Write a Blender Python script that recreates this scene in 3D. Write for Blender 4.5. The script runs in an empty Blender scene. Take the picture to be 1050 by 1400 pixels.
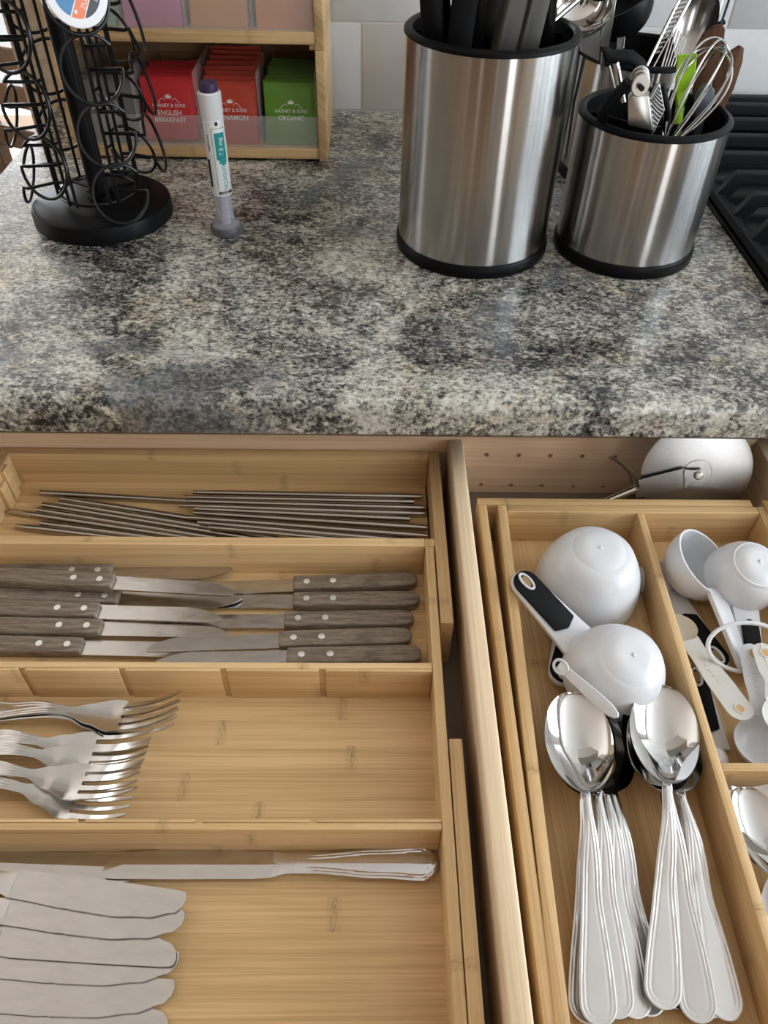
import bpy, bmesh, math, random
import numpy as np
from mathutils import Vector, Matrix
from math import sin, cos, pi, radians as R, sqrt

SC = bpy.context.scene
COL = SC.collection

# ---------------------------------------------------------------- camera
FPX, CAMH = 1050.0, 0.36          # focal length in pixels of the 1050x1400 frame, height above the worktop
PITCH, YAW, ROLL = R(45.63), R(1.48), R(-1.47)
_cp, _sp, _cy, _sy = cos(PITCH), sin(PITCH), cos(YAW), sin(YAW)
CF = Vector((_sy*_cp, _cy*_cp, -_sp))
_x = Vector((_cy, -_sy, 0)); _d = CF.cross(_x)
CX = cos(ROLL)*_x + sin(ROLL)*_d
CD = -sin(ROLL)*_x + cos(ROLL)*_d
CAMP = Vector((0, 0, CAMH))
cam = bpy.data.cameras.new('camera'); cam_o = bpy.data.objects.new('camera', cam); COL.objects.link(cam_o)
cam.sensor_fit = 'AUTO'; cam.sensor_width = 36; cam.lens = FPX*36/1400
cam.clip_start = 0.01
cam_o.matrix_world = Matrix(((CX.x, -CD.x, -CF.x, CAMP.x), (CX.y, -CD.y, -CF.y, CAMP.y), (CX.z, -CD.z, -CF.z, CAMP.z), (0, 0, 0, 1)))
SC.camera = cam_o

def ray(px, py): return CX*((px-525)/FPX) + CD*((py-700)/FPX) + CF
def at(px, py, z):                 # the point of the horizontal plane z seen there
    d = ray(px, py); return CAMP + d*((z-CAMH)/d.z)
def aty(px, py, y):                # the point of the upright plane y seen there
    d = ray(px, py); return CAMP + d*(y/d.y)

# ---------------------------------------------------------------- light and exposure
w = bpy.data.worlds.new('world'); SC.world = w; w.use_nodes = True
bg = w.node_tree.nodes['Background']; bg.inputs[0].default_value = (0.86, 0.93, 1.0, 1); bg.inputs[1].default_value = 1.6
def area(name, loc, direction, sx, sy, watts, colour):
    l = bpy.data.lights.new(name, 'AREA'); l.shape = 'RECTANGLE'; l.size = sx; l.size_y = sy; l.energy = watts; l.color = colour
    o = bpy.data.objects.new(name, l); COL.objects.link(o); o.location = loc
    o.rotation_euler = Vector(direction).to_track_quat('-Z', 'Y').to_euler()
    return o
area('daylight_right_window', (2.50, -0.1, 0.65), (-1, 0, -0.05), 1.8, 1.25, 120, (0.80, 0.90, 1.0))
area('daylight_patio_door', (-1.75, 3.62, 0.0), (0.1, -1, -0.1), 1.9, 1.9, 110, (0.92, 0.96, 1.0))
area('daylight_left_window', (-2.90, 1.35, 0.6), (1, 0, -0.05), 1.5, 1.2, 26, (0.95, 0.97, 1.0))
area('daylight_rear_window', (1.45, -2.52, 0.2), (0, 1, 0), 0.6, 1.8, 40, (0.95, 0.97, 1.0))
SC.view_settings.view_transform = 'Standard'; SC.view_settings.look = 'None'
SC.view_settings.gamma = 1; SC.view_settings.use_curve_mapping = False
SC.view_settings.exposure = -0.36
SC.cycles.use_denoising = True
SC.cycles.max_bounces = 10; SC.cycles.diffuse_bounces = 5; SC.cycles.glossy_bounces = 5; SC.cycles.transparent_max_bounces = 16
SC.cycles.sample_clamp_indirect = 6; SC.cycles.caustics_refractive = False

# ---------------------------------------------------------------- mesh helpers
class MB:
    def __init__(s): s.bm = bmesh.new()
    def hull(s, bottom, top):      # two equal rings -> closed prism
        a = [s.bm.verts.new(p) for p in bottom]; b = [s.bm.verts.new(p) for p in top]; n = len(a)
        s.bm.faces.new(a[::-1]); s.bm.faces.new(b)
        for i in range(n): s.bm.faces.new((a[i], a[(i+1) % n], b[(i+1) % n], b[i]))
        return s
    def box(s, x0, x1, y0, y1, z0, z1):
        q = ((x0, y0), (x1, y0), (x1, y1), (x0, y1))
        return s.hull([(x, y, z0) for x, y in q], [(x, y, z1) for x, y in q])
    def flat(s, pts, z0, z1):      # polygon in plan, counterclockwise
        return s.hull([(p[0], p[1], z0) for p in pts], [(p[0], p[1], z1) for p in pts])
    def extr(s, pts, v):
        v = Vector(v); return s.hull([Vector(p) for p in pts], [Vector(p)+v for p in pts])
    def lathe(s, prof, n=48, c=(0, 0, 0), a0=0, a1=2*pi, sx=1, sy=1):
        full = abs(a1-a0-2*pi) < 1e-6; m = n if full else n+1; rings = []
        for r, z in prof:
            if r < 1e-7: rings.append([s.bm.verts.new((c[0], c[1], c[2]+z))])
            else: rings.append([s.bm.verts.new((c[0]+sx*r*cos(a0+(a1-a0)*i/n), c[1]+sy*r*sin(a0+(a1-a0)*i/n), c[2]+z)) for i in range(m)])
        for A, B in zip(rings, rings[1:]):
            for i in range(n):
                j = (i+1) % m
                if len(A) == 1 and len(B) == 1: continue
                if len(A) == 1: s.bm.faces.new((A[0], B[j], B[i]))
                elif len(B) == 1: s.bm.faces.new((A[i], A[j], B[0]))
                else: s.bm.faces.new((A[i], A[j], B[j], B[i]))
        return s
    def tube(s, pts, r, n=8, closed=False, flat=1.0):
        P = [Vector(p) for p in pts]; m = len(P); rr = r if isinstance(r, (list, tuple)) else [r]*m
        T = []
        for i in range(m):
            a = P[(i-1) % m] if (closed or i > 0) else P[i]; b = P[(i+1) % m] if (closed or i < m-1) else P[i]
            T.append((b-a).normalized())
        u = T[0].orthogonal().normalized(); rings = []
        for i in range(m):
            u = (u - T[i]*u.dot(T[i])).normalized(); v = T[i].cross(u)
            rings.append([s.bm.verts.new(P[i] + (u*cos(2*pi*k/n) + v*flat*sin(2*pi*k/n))*rr[i]) for k in range(n)])
        for i in range(m if closed else m-1):
            A, B = rings[i], rings[(i+1) % m]
            off = 0
            if closed and i == m-1:
                off = min(range(n), key=lambda o: (A[0].co-B[o].co).length)
            for k in range(n): s.bm.faces.new((A[k], A[(k+1) % n], B[(k+1+off) % n], B[(k+off) % n]))
        if not closed: s.bm.faces.new(rings[0][::-1]); s.bm.faces.new(rings[-1])
        return s
    def grid(s, rows, wrap=False):
        V = [[s.bm.verts.new(p) for p in row] for row in rows]
        for A, B in zip(V, V[1:]):
            for k in range(len(A)-(0 if wrap else 1)): s.bm.faces.new((A[k], A[(k+1) % len(A)], B[(k+1) % len(A)], B[k]))
        return V
    def shell(s, top, bot):        # two grids of the same size closed round their rim
        A = s.grid(top); B = s.grid([r[::-1] for r in bot]); B = [r[::-1] for r in B]
        for i in range(len(A)-1):
            s.bm.faces.new((A[i][0], A[i+1][0], B[i+1][0], B[i][0])); s.bm.faces.new((A[i+1][-1], A[i][-1], B[i][-1], B[i+1][-1]))
        for k in range(len(A[0])-1):
            s.bm.faces.new((A[0][k+1], A[0][k], B[0][k], B[0][k+1])); s.bm.faces.new((A[-1][k], A[-1][k+1], B[-1][k+1], B[-1][k]))
        return s
    def ball(s, c, r, n=16, sx=1, sy=1, sz=1):
        return s.lathe([(r*sin(pi*i/(n//2)) if 0 < i < n//2 else 0, -r*cos(pi*i/(n//2))*sz) for i in range(n//2+1)], n, c, sx=sx, sy=sy)
    def move(s, M):
        bmesh.ops.transform(s.bm, matrix=M, verts=s.bm.verts); return s
    def bevel(s, w, seg=2):
        bmesh.ops.recalc_face_normals(s.bm, faces=s.bm.faces)
        es = [e for e in s.bm.edges if len(e.link_faces) == 2 and e.calc_face_angle(0) > 0.6]
        bmesh.ops.bevel(s.bm, geom=es, offset=w, segments=seg, affect='EDGES', profile=0.5, clamp_overlap=True)
        return s
    def data(s, name, m, angle=40):
        bmesh.ops.remove_doubles(s.bm, verts=s.bm.verts, dist=1e-6)
        bmesh.ops.recalc_face_normals(s.bm, faces=s.bm.faces)
        me = bpy.data.meshes.new(name); s.bm.to_mesh(me); s.bm.free()
        me.polygons.foreach_set('use_smooth', [True]*len(me.polygons)); me.set_sharp_from_angle(angle=R(angle))
        if m: me.materials.append(m)
        return me
    def build(s, name, m, parent=None, angle=40):
        return link(name, s.data(name, m, angle), parent)
def link(name, me, parent=None):
    o = bpy.data.objects.new(name, me); COL.objects.link(o)
    if parent: o.parent = parent
    return o
def tag(o, label, cat, group=None):
    o['label'] = label; o['category'] = cat
    if group: o['group'] = group
    return o
def thing(name, label, cat, M=None, group=None):
    o = bpy.data.objects.new(name, None); COL.objects.link(o); o.empty_display_size = 0.01
    if M is not None: o.matrix_world = M if isinstance(M, Matrix) else Matrix.Translation(M)
    return tag(o, label, cat, group)
def struct(o): o['kind'] = 'structure'; return o
def copy_tree(o, M=None, label=None, group=None, parent=None):
    c = o.copy(); COL.objects.link(c); c.parent = parent
    if M is not None: c.matrix_world = M
    if label: c['label'] = label
    if group: c['group'] = group
    for ch in o.children: copy_tree(ch, parent=c)
    return c
def frame(o, xdir, up=(0, 0, 1)):  # rigid frame: x axis along xdir, z as near to up as it can be
    X = Vector(xdir).normalized(); U = Vector(up); Y = U.cross(X).normalized(); Z = X.cross(Y)
    return Matrix(((X.x, Y.x, Z.x, o[0]), (X.y, Y.y, Z.y, o[1]), (X.z, Y.z, Z.z, o[2]), (0, 0, 0, 1)))
def writing(body, size, m, parent, M, bold=0.0, name='lettering', wrap=None, align='CENTER', depth=0.00008, spacing=1.0, sx=1.0):
    cu = bpy.data.curves.new('txt', 'FONT'); cu.body = body; cu.size = size; cu.align_x = align; cu.align_y = 'CENTER'
    cu.extrude = depth; cu.offset = bold; cu.space_character = spacing; cu.resolution_u = 3
    t = bpy.data.objects.new('txt', cu); COL.objects.link(t)
    dg = bpy.context.evaluated_depsgraph_get(); me = bpy.data.meshes.new_from_object(t.evaluated_get(dg))
    bpy.data.objects.remove(t); bpy.data.curves.remove(cu)
    me.name = name; me.materials.clear(); me.materials.append(m)
    if sx != 1: 
        for v in me.vertices: v.co.x *= sx
    if wrap: 
        for v in me.vertices: v.co = wrap(v.co)
    o = link(name, me, parent); o.matrix_local = M
    return o
def smooth(a, b, x):
    t = max(0, min(1, (x-a)/(b-a))); return t*t*(3-2*t)
def lerp(pts, x):                  # piecewise smooth interpolation of (x, v) pairs
    if x <= pts[0][0]: return pts[0][1]
    for (a, va), (b, vb) in zip(pts, pts[1:]):
        if x <= b: return va + (vb-va)*smooth(a, b, x)
    return pts[-1][1]

# ---------------------------------------------------------------- materials
class NT:
    def __init__(s, name):
        s.m = bpy.data.materials.new(name); s.m.use_nodes = True; s.t = s.m.node_tree; s.n = s.t.nodes; s.b = s.n['Principled BSDF']
    def node(s, kind, **kw):
        n = s.n.new(kind)
        for k, v in kw.items():
            if k.startswith('_'): setattr(n, k[1:], v)
        return n
    def ln(s, a, b): s.t.links.new(a, b)
    def val(s, x, inp):
        if hasattr(x, 'is_output'): s.ln(x, inp)
        else: inp.default_value = x
    def math(s, op, a, b=0.0, clamp=False):
        n = s.n.new('ShaderNodeMath'); n.operation = op; n.use_clamp = clamp; s.val(a, n.inputs[0]); s.val(b, n.inputs[1]); return n.outputs[0]
    def coords(s, scale=(1, 1, 1), rot=(0, 0, 0), loc=(0, 0, 0)):
        tc = s.n.new('ShaderNodeTexCoord'); mp = s.n.new('ShaderNodeMapping')
        mp.inputs['Scale'].default_value = scale; mp.inputs['Rotation'].default_value = rot; mp.inputs['Location'].default_value = loc
        s.ln(tc.outputs['Object'], mp.inputs['Vector']); return mp.outputs[0]
    def noise(s, vec, scale, detail=3, rough=0.55, dist=0.0):
        n = s.n.new('ShaderNodeTexNoise'); s.ln(vec, n.inputs['Vector']); n.inputs['Scale'].default_value = scale
        n.inputs['Detail'].default_value = detail; n.inputs['Roughness'].default_value = rough; n.inputs['Distortion'].default_value = dist
        return n.outputs['Fac']
    def ramp(s, fac, stops, interp='LINEAR'):
        n = s.n.new('ShaderNodeValToRGB'); n.color_ramp.interpolation = interp; e = n.color_ramp.elements
        while len(e) < len(stops): e.new(0.5)
        for k, (p, c) in zip(e, stops): k.position = p; k.color = (c[0], c[1], c[2], 1) if hasattr(c, '__len__') else (c, c, c, 1)
        s.ln(fac, n.inputs[0]); return n.outputs[0]
    def mix(s, fac, a, b, mode='MIX'):
        n = s.n.new('ShaderNodeMix'); n.data_type = 'RGBA'; n.blend_type = mode
        s.val(fac, n.inputs[0])
        for x, i in ((a, 6), (b, 7)):
            if hasattr(x, 'is_output'): s.ln(x, n.inputs[i])
            else: n.inputs[i].default_value = (x[0], x[1], x[2], 1)
        return n.outputs[2]
    def bump(s, h, strength=0.2, dist=0.001):
        n = s.n.new('ShaderNodeBump'); n.inputs['Strength'].default_value = strength; n.inputs['Distance'].default_value = dist
        s.ln(h, n.inputs['Height']); s.ln(n.outputs[0], s.b.inputs['Normal'])
    def set(s, **kw):
        for k, v in kw.items():
            i = s.b.inputs[{'color': 'Base Color', 'rough': 'Roughness', 'metal': 'Metallic', 'spec': 'Specular IOR Level', 'coat': 'Coat Weight', 'coatr': 'Coat Roughness', 'trans': 'Transmission Weight', 'aniso': 'Anisotropic', 'sss': 'Subsurface Weight', 'alpha': 'Alpha', 'ior': 'IOR'}[k]]
            if hasattr(v, 'is_output'): s.ln(v, i)
            else: i.default_value = (v[0], v[1], v[2], 1) if hasattr(v, '__len__') else v
        return s

def plain(name, c, rough=0.5, metal=0.0, grain=0.0, gscale=400, **kw):
    N = NT(name); N.set(color=c, rough=rough, metal=metal, **kw)
    v = N.coords(); n = N.noise(v, gscale, 2)
    N.set(color=N.mix(n, tuple(x*(0.96-grain) for x in c), tuple(min(1, x*(1.03+grain)) for x in c)))
    return N.m

def bamboo(name, axis, c1=(0.71, 0.485, 0.245), c2=(0.57, 0.365, 0.168), rough=0.42, strip=0.019, nodes=True, seed=0.0):
    N = NT(name)
    along, across = (0, 1) if axis == 'x' else (1, 0)
    tc = N.n.new('ShaderNodeTexCoord'); sp = N.n.new('ShaderNodeSeparateXYZ'); N.ln(tc.outputs['Object'], sp.inputs[0])
    L = sp.outputs[along]; A = N.math('ADD', sp.outputs[across], N.math('MULTIPLY', sp.outputs[2], 1.13)); A = N.math('ADD', A, seed)
    def vec(kl, ka):
        cb = N.n.new('ShaderNodeCombineXYZ'); N.ln(N.math('MULTIPLY', L, kl), cb.inputs[0]); N.ln(N.math('MULTIPLY', A, ka), cb.inputs[1]); cb.inputs[2].default_value = seed
        return cb.outputs[0]
    fine = N.noise(vec(9, 700), 1, 4, 0.6, 0.3); wide = N.noise(vec(3.5, 150), 1, 3, 0.5, 0.4)
    sid = N.math('FLOOR', N.math('DIVIDE', A, strip)); wn = N.n.new('ShaderNodeTexWhiteNoise'); wn.noise_dimensions = '1D'; N.ln(sid, wn.inputs['W'])
    f = N.math('ADD', N.math('MULTIPLY', fine, 0.92), N.math('MULTIPLY', wide, 0.75)); f = N.math('ADD', f, N.math('MULTIPLY', wn.outputs['Value'], 0.22)); f = N.math('SUBTRACT', f, 0.425)
    base = N.ramp(f, [(0.12, tuple(x*0.78 for x in c2)), (0.38, c2), (0.66, c1), (0.95, tuple(min(1, x*1.13) for x in c1))])
    if nodes:
        ph = N.math('FRACT', N.math('ADD', N.math('DIVIDE', L, 0.235), wn.outputs['Value']))
        d = N.math('ABSOLUTE', N.math('SUBTRACT', ph, 0.5))
        mask = N.math('SUBTRACT', 1.0, N.math('DIVIDE', d, 0.022), True)
        crack = N.noise(vec(700, 260), 1, 2, 0.6, 1.2); cm = N.math('MULTIPLY', N.math('GREATER_THAN', crack, 0.54), mask)
        cm = N.math('ADD', N.math('MULTIPLY', cm, 0.55), N.math('MULTIPLY', mask, 0.22))
        base = N.mix(cm, base, tuple(x*0.55 for x in c2))
    N.set(color=base, rough=rough, spec=0.35); N.bump(fine, 0.10, 0.0004)
    return N.m
M_BX = bamboo('bamboo_across', 'x'); M_BY = bamboo('bamboo_along', 'y')
M_MAPLE = bamboo('maple_edge', 'y', (0.84, 0.67, 0.45), (0.74, 0.56, 0.36), 0.5, 0.05, False, 3.1)
M_MAPLEX = bamboo('maple_panel', 'x', (0.80, 0.59, 0.40), (0.69, 0.48, 0.31), 0.5, 0.09, False, 1.7)
M_DBASE = plain('drawer_bottom_grey', (0.20, 0.155, 0.11), 0.6)
M_HOLESHADE = plain('painted_hole_shade', (0.02, 0.015, 0.01), 0.9)
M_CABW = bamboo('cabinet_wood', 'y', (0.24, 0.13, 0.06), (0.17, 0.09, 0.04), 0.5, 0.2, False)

def laminate():
    N = NT('granite_pattern_laminate')
    v = N.coords(rot=(0, 0, R(38)), scale=(1, 1.4, 1)); u = N.coords(rot=(0, 0, R(-20)))
    reg = N.noise(u, 7.5, 4, 0.6, 1.4); reg2 = N.noise(u, 4.0, 3, 0.6, 2.2)
    mid = N.noise(v, 190, 5, 0.72, 0.9); big = N.noise(v, 48, 5, 0.66, 1.2); tiny = N.noise(v, 520, 3, 0.75, 0.2)
    vo = N.n.new('ShaderNodeTexVoronoi'); vo.inputs['Scale'].default_value = 330; N.ln(v, vo.inputs['Vector']); sc_ = N.n.new('ShaderNodeSeparateColor'); N.ln(vo.outputs['Color'], sc_.inputs[0])
    f = N.math('ADD', N.math('MULTIPLY', mid, 0.56), N.math('MULTIPLY', big, 0.42)); f = N.math('ADD', f, N.math('MULTIPLY', tiny, 0.24)); f = N.math('ADD', f, N.math('MULTIPLY', sc_.outputs[0], 0.14))
    f = N.math('ADD', f, N.math('MULTIPLY', N.math('SUBTRACT', reg, 0.48), 0.50))
    grain = N.ramp(f, [(0.51, (0.008, 0.008, 0.009)), (0.575, (0.032, 0.032, 0.032)), (0.63, (0.105, 0.103, 0.096)), (0.685, (0.235, 0.228, 0.20)), (0.75, (0.455, 0.435, 0.37)), (0.85, (0.70, 0.685, 0.62))])
    calm = N.ramp(f, [(0.50, (0.045, 0.048, 0.052)), (0.66, (0.105, 0.112, 0.118)), (0.85, (0.25, 0.255, 0.25))])
    cm = N.ramp(reg2, [(0.55, 0.0), (0.62, 0.85)])
    col = N.mix(cm, grain, calm)
    tan = N.noise(u, 13, 4, 0.65, 1.0); tm = N.ramp(tan, [(0.54, 0.0), (0.66, 0.5)])
    col = N.mix(tm, col, N.mix(1.0, col, (1.0, 0.80, 0.58), 'MULTIPLY'))
    N.set(color=col, rough=N.ramp(mid, [(0.3, 0.16), (0.7, 0.30)]), spec=0.5); N.bump(tiny, 0.12, 0.0004)
    return N.m
M_LAM = laminate()

def tile_mat():
    N = NT('white_glazed_tile'); v = N.coords(); n = N.noise(v, 14, 3)
    N.set(color=N.ramp(n, [(0.3, (0.60, 0.60, 0.60)), (0.7, (0.68, 0.68, 0.675))]), rough=0.16, spec=0.5); N.bump(n, 0.08, 0.004); return N.m
M_TILE = tile_mat()
M_GROUT = plain('pale_grout', (0.70, 0.69, 0.66), 0.9)
def plaster():
    N = NT('rough_plaster'); v = N.coords(); n = N.noise(v, 130, 4, 0.7)
    N.set(color=N.ramp(n, [(0.3, (0.46, 0.42, 0.34)), (0.65, (0.68, 0.64, 0.55))]), rough=0.95); N.bump(n, 0.8, 0.004); return N.m
M_PLASTER = plaster()
M_WALL = plain('wall_paint', (0.72, 0.70, 0.66), 0.9); M_CEIL = plain('ceiling_paint', (0.86, 0.86, 0.85), 0.95)
def planks_mat():
    N = NT('light_floor_boards'); v = N.coords(scale=(1, 7, 1)); n = N.noise(v, 5, 4, 0.6, 0.6)
    N.set(color=N.ramp(n, [(0.3, (0.52, 0.33, 0.19)), (0.7, (0.68, 0.47, 0.30))]), rough=0.4); return N.m
M_FLOOR = planks_mat()
M_BROWN = bamboo('brown_stained_wood', 'y', (0.17, 0.10, 0.06), (0.12, 0.068, 0.04), 0.45, 0.3, False)
M_PAVE = plain('pale_paving', (0.75, 0.74, 0.72), 0.9)

def brushed():
    N = NT('brushed_steel_sleeve'); tg = N.n.new('ShaderNodeTangent'); tg.direction_type = 'RADIAL'; tg.axis = 'Z'
    N.ln(tg.outputs[0], N.b.inputs['Tangent'])
    v = N.coords(scale=(1, 1, 60)); n = N.noise(v, 40, 3, 0.7)
    N.set(color=N.ramp(n, [(0.3, (0.41, 0.40, 0.385)), (0.7, (0.49, 0.48, 0.465))]), metal=1.0, rough=0.215, aniso=1.0)
    N.b.inputs['Anisotropic Rotation'].default_value = 0.25
    return N.m
M_BRUSH = brushed()
M_CHROME = plain('polished_steel', (0.70, 0.69, 0.68), 0.07, 1.0)
def satin():
    N = NT('satin_steel'); v = N.coords(scale=(1, 14, 1)); n = N.noise(v, 160, 3)
    N.set(color=N.ramp(n, [(0.3, (0.38, 0.375, 0.37)), (0.7, (0.46, 0.455, 0.45))]), metal=1.0, rough=0.30); N.bump(n, 0.04, 0.0003); return N.m
M_SATIN = satin()
def blade_mat():
    N = NT('blade_steel'); v = N.coords(scale=(1, 3, 1)); n = N.noise(v, 55, 4, 0.65, 0.8)
    N.set(color=N.ramp(n, [(0.3, (0.54, 0.525, 0.50)), (0.7, (0.63, 0.615, 0.59))]), metal=1.0, rough=N.ramp(n, [(0.35, 0.14), (0.65, 0.27)])); return N.m
M_BLADE = blade_mat()
M_FINE = plain('fine_steel_wire', (0.46, 0.45, 0.44), 0.22, 1.0); M_SOFT = plain('soft_polished_steel', (0.64, 0.62, 0.60), 0.24, 1.0)
M_DULL = plain('dull_steel', (0.50, 0.48, 0.45), 0.32, 1.0)
M_STICK = plain('dark_steel_rod', (0.44, 0.40, 0.35), 0.13, 1.0)
M_BLACKP = plain('black_plastic', (0.005, 0.005, 0.0055), 0.40, spec=0.12); M_BLACKM = plain('matt_black_rubber', (0.006, 0.006, 0.0065), 0.6, spec=0.14)
M_BLACKG = plain('glossy_black_plastic', (0.004, 0.004, 0.0045), 0.22, spec=0.16)
M_WIRE = plain('black_wire', (0.005, 0.005, 0.0055), 0.3, spec=0.3); M_IRON = plain('cast_iron', (0.009, 0.0095, 0.011), 0.5, 0.0, 0.15, 900, spec=0.22)
M_WHITE = plain('white_plastic', (0.70, 0.705, 0.72), 0.30); M_OFFWH = plain('warm_white_plastic', (0.68, 0.66, 0.61), 0.35)
M_PUSH = plain('steak_rivet', (0.80, 0.79, 0.76), 0.3, 0.6)
def handle_wood():
    N = NT('weathered_handle_wood'); v = N.coords(scale=(6, 60, 40)); n = N.noise(v, 6, 5, 0.65, 0.4); s = N.noise(v, 22, 3, 0.7)
    f = N.math('ADD', N.math('MULTIPLY', n, 0.7), N.math('MULTIPLY', s, 0.4))
    N.set(color=N.ramp(f, [(0.38, (0.075, 0.055, 0.04)), (0.52, (0.17, 0.13, 0.095)), (0.68, (0.29, 0.235, 0.175))]), rough=0.55); N.bump(f, 0.25, 0.0006); return N.m
M_HWOOD = handle_wood()
def spoon_wood():
    N = NT('dark_spatula_wood'); v = N.coords(scale=(40, 40, 5)); n = N.noise(v, 6, 4, 0.6, 0.5)
    N.set(color=N.ramp(n, [(0.3, (0.055, 0.024, 0.011)), (0.7, (0.13, 0.06, 0.028))]), rough=0.6, spec=0.15); return N.m
M_SWOOD = spoon_wood()
def see_through(name, c, keep, rough=0.15):
    N = NT(name); N.set(color=c, rough=rough)
    tr = N.n.new('ShaderNodeBsdfTransparent'); mx = N.n.new('ShaderNodeMixShader'); mx.inputs[0].default_value = keep
    N.ln(tr.outputs[0], mx.inputs[1]); N.ln(N.b.outputs[0], mx.inputs[2]); N.ln(mx.outputs[0], N.n['Material Output'].inputs[0]); return N.m
M_ACRYL = see_through('frosted_acrylic', (0.66, 0.64, 0.62), 0.20); M_CLEAR = see_through('clear_tinted_plastic', (0.62, 0.62, 0.70), 0.34, 0.08)
M_PANE = see_through('window_glass', (0.85, 0.9, 0.92), 0.08, 0.02)
M_LIME = plain('lime_bristles', (0.38, 0.72, 0.02), 0.45); M_SLATE = plain('slate_silicone', (0.075, 0.085, 0.11), 0.35)
M_PURPLE = plain('dark_purple_plastic', (0.045, 0.028, 0.075), 0.4, spec=0.25); M_TEAL = plain('teal_print', (0.0, 0.27, 0.27), 0.5); M_GREENP = plain('green_print', (0.16, 0.42, 0.16), 0.5)
M_INK = plain('black_print', (0.012, 0.012, 0.013), 0.5); M_PRINTW = plain('white_print', (0.86, 0.84, 0.80), 0.5); M_GREYP = plain('grey_plastic', (0.10, 0.105, 0.115), 0.35); M_GREYK = plain('warm_grey_handle', (0.075, 0.072, 0.062), 0.4)
# ================================================================ THE SETTING
YW, ZF, ZC = 1.1015, -0.91, 1.50
XL, XR, YR, YFAR = -2.8, 2.4, -2.4, 3.55
def slab(name, x0, x1, y0, y1, z0, z1, m, parent=None): return MB().box(x0, x1, y0, y1, z0, z1).build(name, m, parent)
struct(slab('floor', XL-.1, XR+.1, YR-.1, YFAR+.1, ZF-.05, ZF, M_FLOOR))
struct(slab('ceiling', XL-.1, XR+.1, YR-.1, YFAR+.1, ZC, ZC+.08, M_CEIL))
struct(slab('trim_paving', -4.5, 0.6, YFAR+.1, 7.0, ZF-.08, ZF-.03, M_PAVE))
# back wall behind the worktop, tiled, its bare plaster end left of the tea shelf
XWE, XTILE = -0.456, -0.372
wb = struct(slab('wall_back', XTILE, XR, YW+.0004, YW+.12, ZF, ZC, M_GROUT))
slab('plaster', XWE, XTILE, YW-.002, YW+.12, ZF, ZC, M_PLASTER, wb)
tw, th, g = 0.3048, 0.1016, 0.0022
tile_n = 0
for row in range(-0, 6):
    z0 = row*th + 0.0012
    off = -0.0155 if row % 2 == 0 else -0.0155 + tw/2
    for k in range(-3, 5):
        x0, x1 = off + k*tw + g/2, off + (k+1)*tw - g/2
        x0 = max(x0, XTILE); x1 = min(x1, 1.2)
        if x1 - x0 < 0.01: continue
        MB().box(x0, x1, YW-.001, YW+.008, z0 + g/2, z0 + th - g/2).bevel(0.0012, 2).build('tile', M_TILE, wb)
# other walls, with openings where the daylight comes in
def wall_with_hole(name, axis, pos, thick, a0, a1, h0, h1, hz0, hz1, m):
    o = None
    for (p0, p1, z0, z1) in ((a0, h0, ZF, ZC), (h1, a1, ZF, ZC), (h0, h1, ZF, hz0), (h0, h1, hz1, ZC)):
        if p1-p0 < .01 or z1-z0 < .01: continue
        q = MB().box(pos, pos+thick, p0, p1, z0, z1) if axis == 'x' else MB().box(p0, p1, pos, pos+thick, z0, z1)
        if o is None: o = struct(q.build(name, m))
        else: q.build('wall_section', m, o)
    return o
def window(name, axis, pos, h0, h1, hz0, hz1, n):
    f = MB(); t = 0.05
    def b(p0, p1, z0, z1, d=0.05):
        f.box(pos-d/2, pos+d/2, p0, p1, z0, z1) if axis == 'x' else f.box(p0, p1, pos-d/2, pos+d/2, z0, z1)
    b(h0, h1, hz0, hz0+t); b(h0, h1, hz1-t, hz1); b(h0, h0+t, hz0+t, hz1-t); b(h1-t, h1, hz0+t, hz1-t)
    for i in range(1, n): x = h0+(h1-h0)*i/n; b(x-t/2, x+t/2, hz0+t, hz1-t)
    o = struct(f.build(name, M_CEIL))
    for i in range(n):
        p0, p1 = h0+(h1-h0)*i/n + t*.7, h0+(h1-h0)*(i+1)/n - t*.7
        q = MB().box(pos-.003, pos+.003, p0, p1, hz0+t, hz1-t) if axis == 'x' else MB().box(p0, p1, pos-.003, pos+.003, hz0+t, hz1-t)
        q.build('pane', M_PANE, o)
wall_with_hole('wall_right', 'x', XR, 0.1, YR, YW+.12, -1.05, 0.85, 0.0, 1.30, M_WALL)
window('window_1', 'x', XR+.03, -1.05, 0.85, 0.0, 1.30, 5)
wall_with_hole('wall_far', 'y', YFAR, 0.1, XL, -.45, -2.7, -0.8, ZF+.02, 1.1, M_WALL)
window('window_2', 'y', YFAR+.03, -2.7, -0.8, ZF+.02, 1.1, 2)
wall_with_hole('wall_left', 'x', XL-.1, 0.1, YR, YFAR, 0.6, 2.1, 0.0, 1.2, plain('tan_wall_paint', (0.30, 0.24, 0.17), 0.9))
window('window_3', 'x', XL-.03, 0.6, 2.1, 0.0, 1.2, 2)
struct(slab('wall_passage', -0.45, -0.35, YW+.12, YFAR, ZF, ZC, M_WALL))
wall_with_hole('wall_front', 'y', YR-.1, .1, XL, XR, 1.15, 1.75, -.7, 1.15, plain('taupe_wall_paint', (0.27, 0.245, 0.215), 0.9))
window('window_4', 'y', YR-.04, 1.15, 1.75, -.7, 1.15, 3)
struct(slab('wall_cabinet_unseen', -.44, .36, .80, YW-.002, .58, 1.25, plain('cream_cabinet', (0.62, 0.585, 0.53), 0.6)))  # unseen upper cabinet, added to shade the back of the worktop
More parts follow.
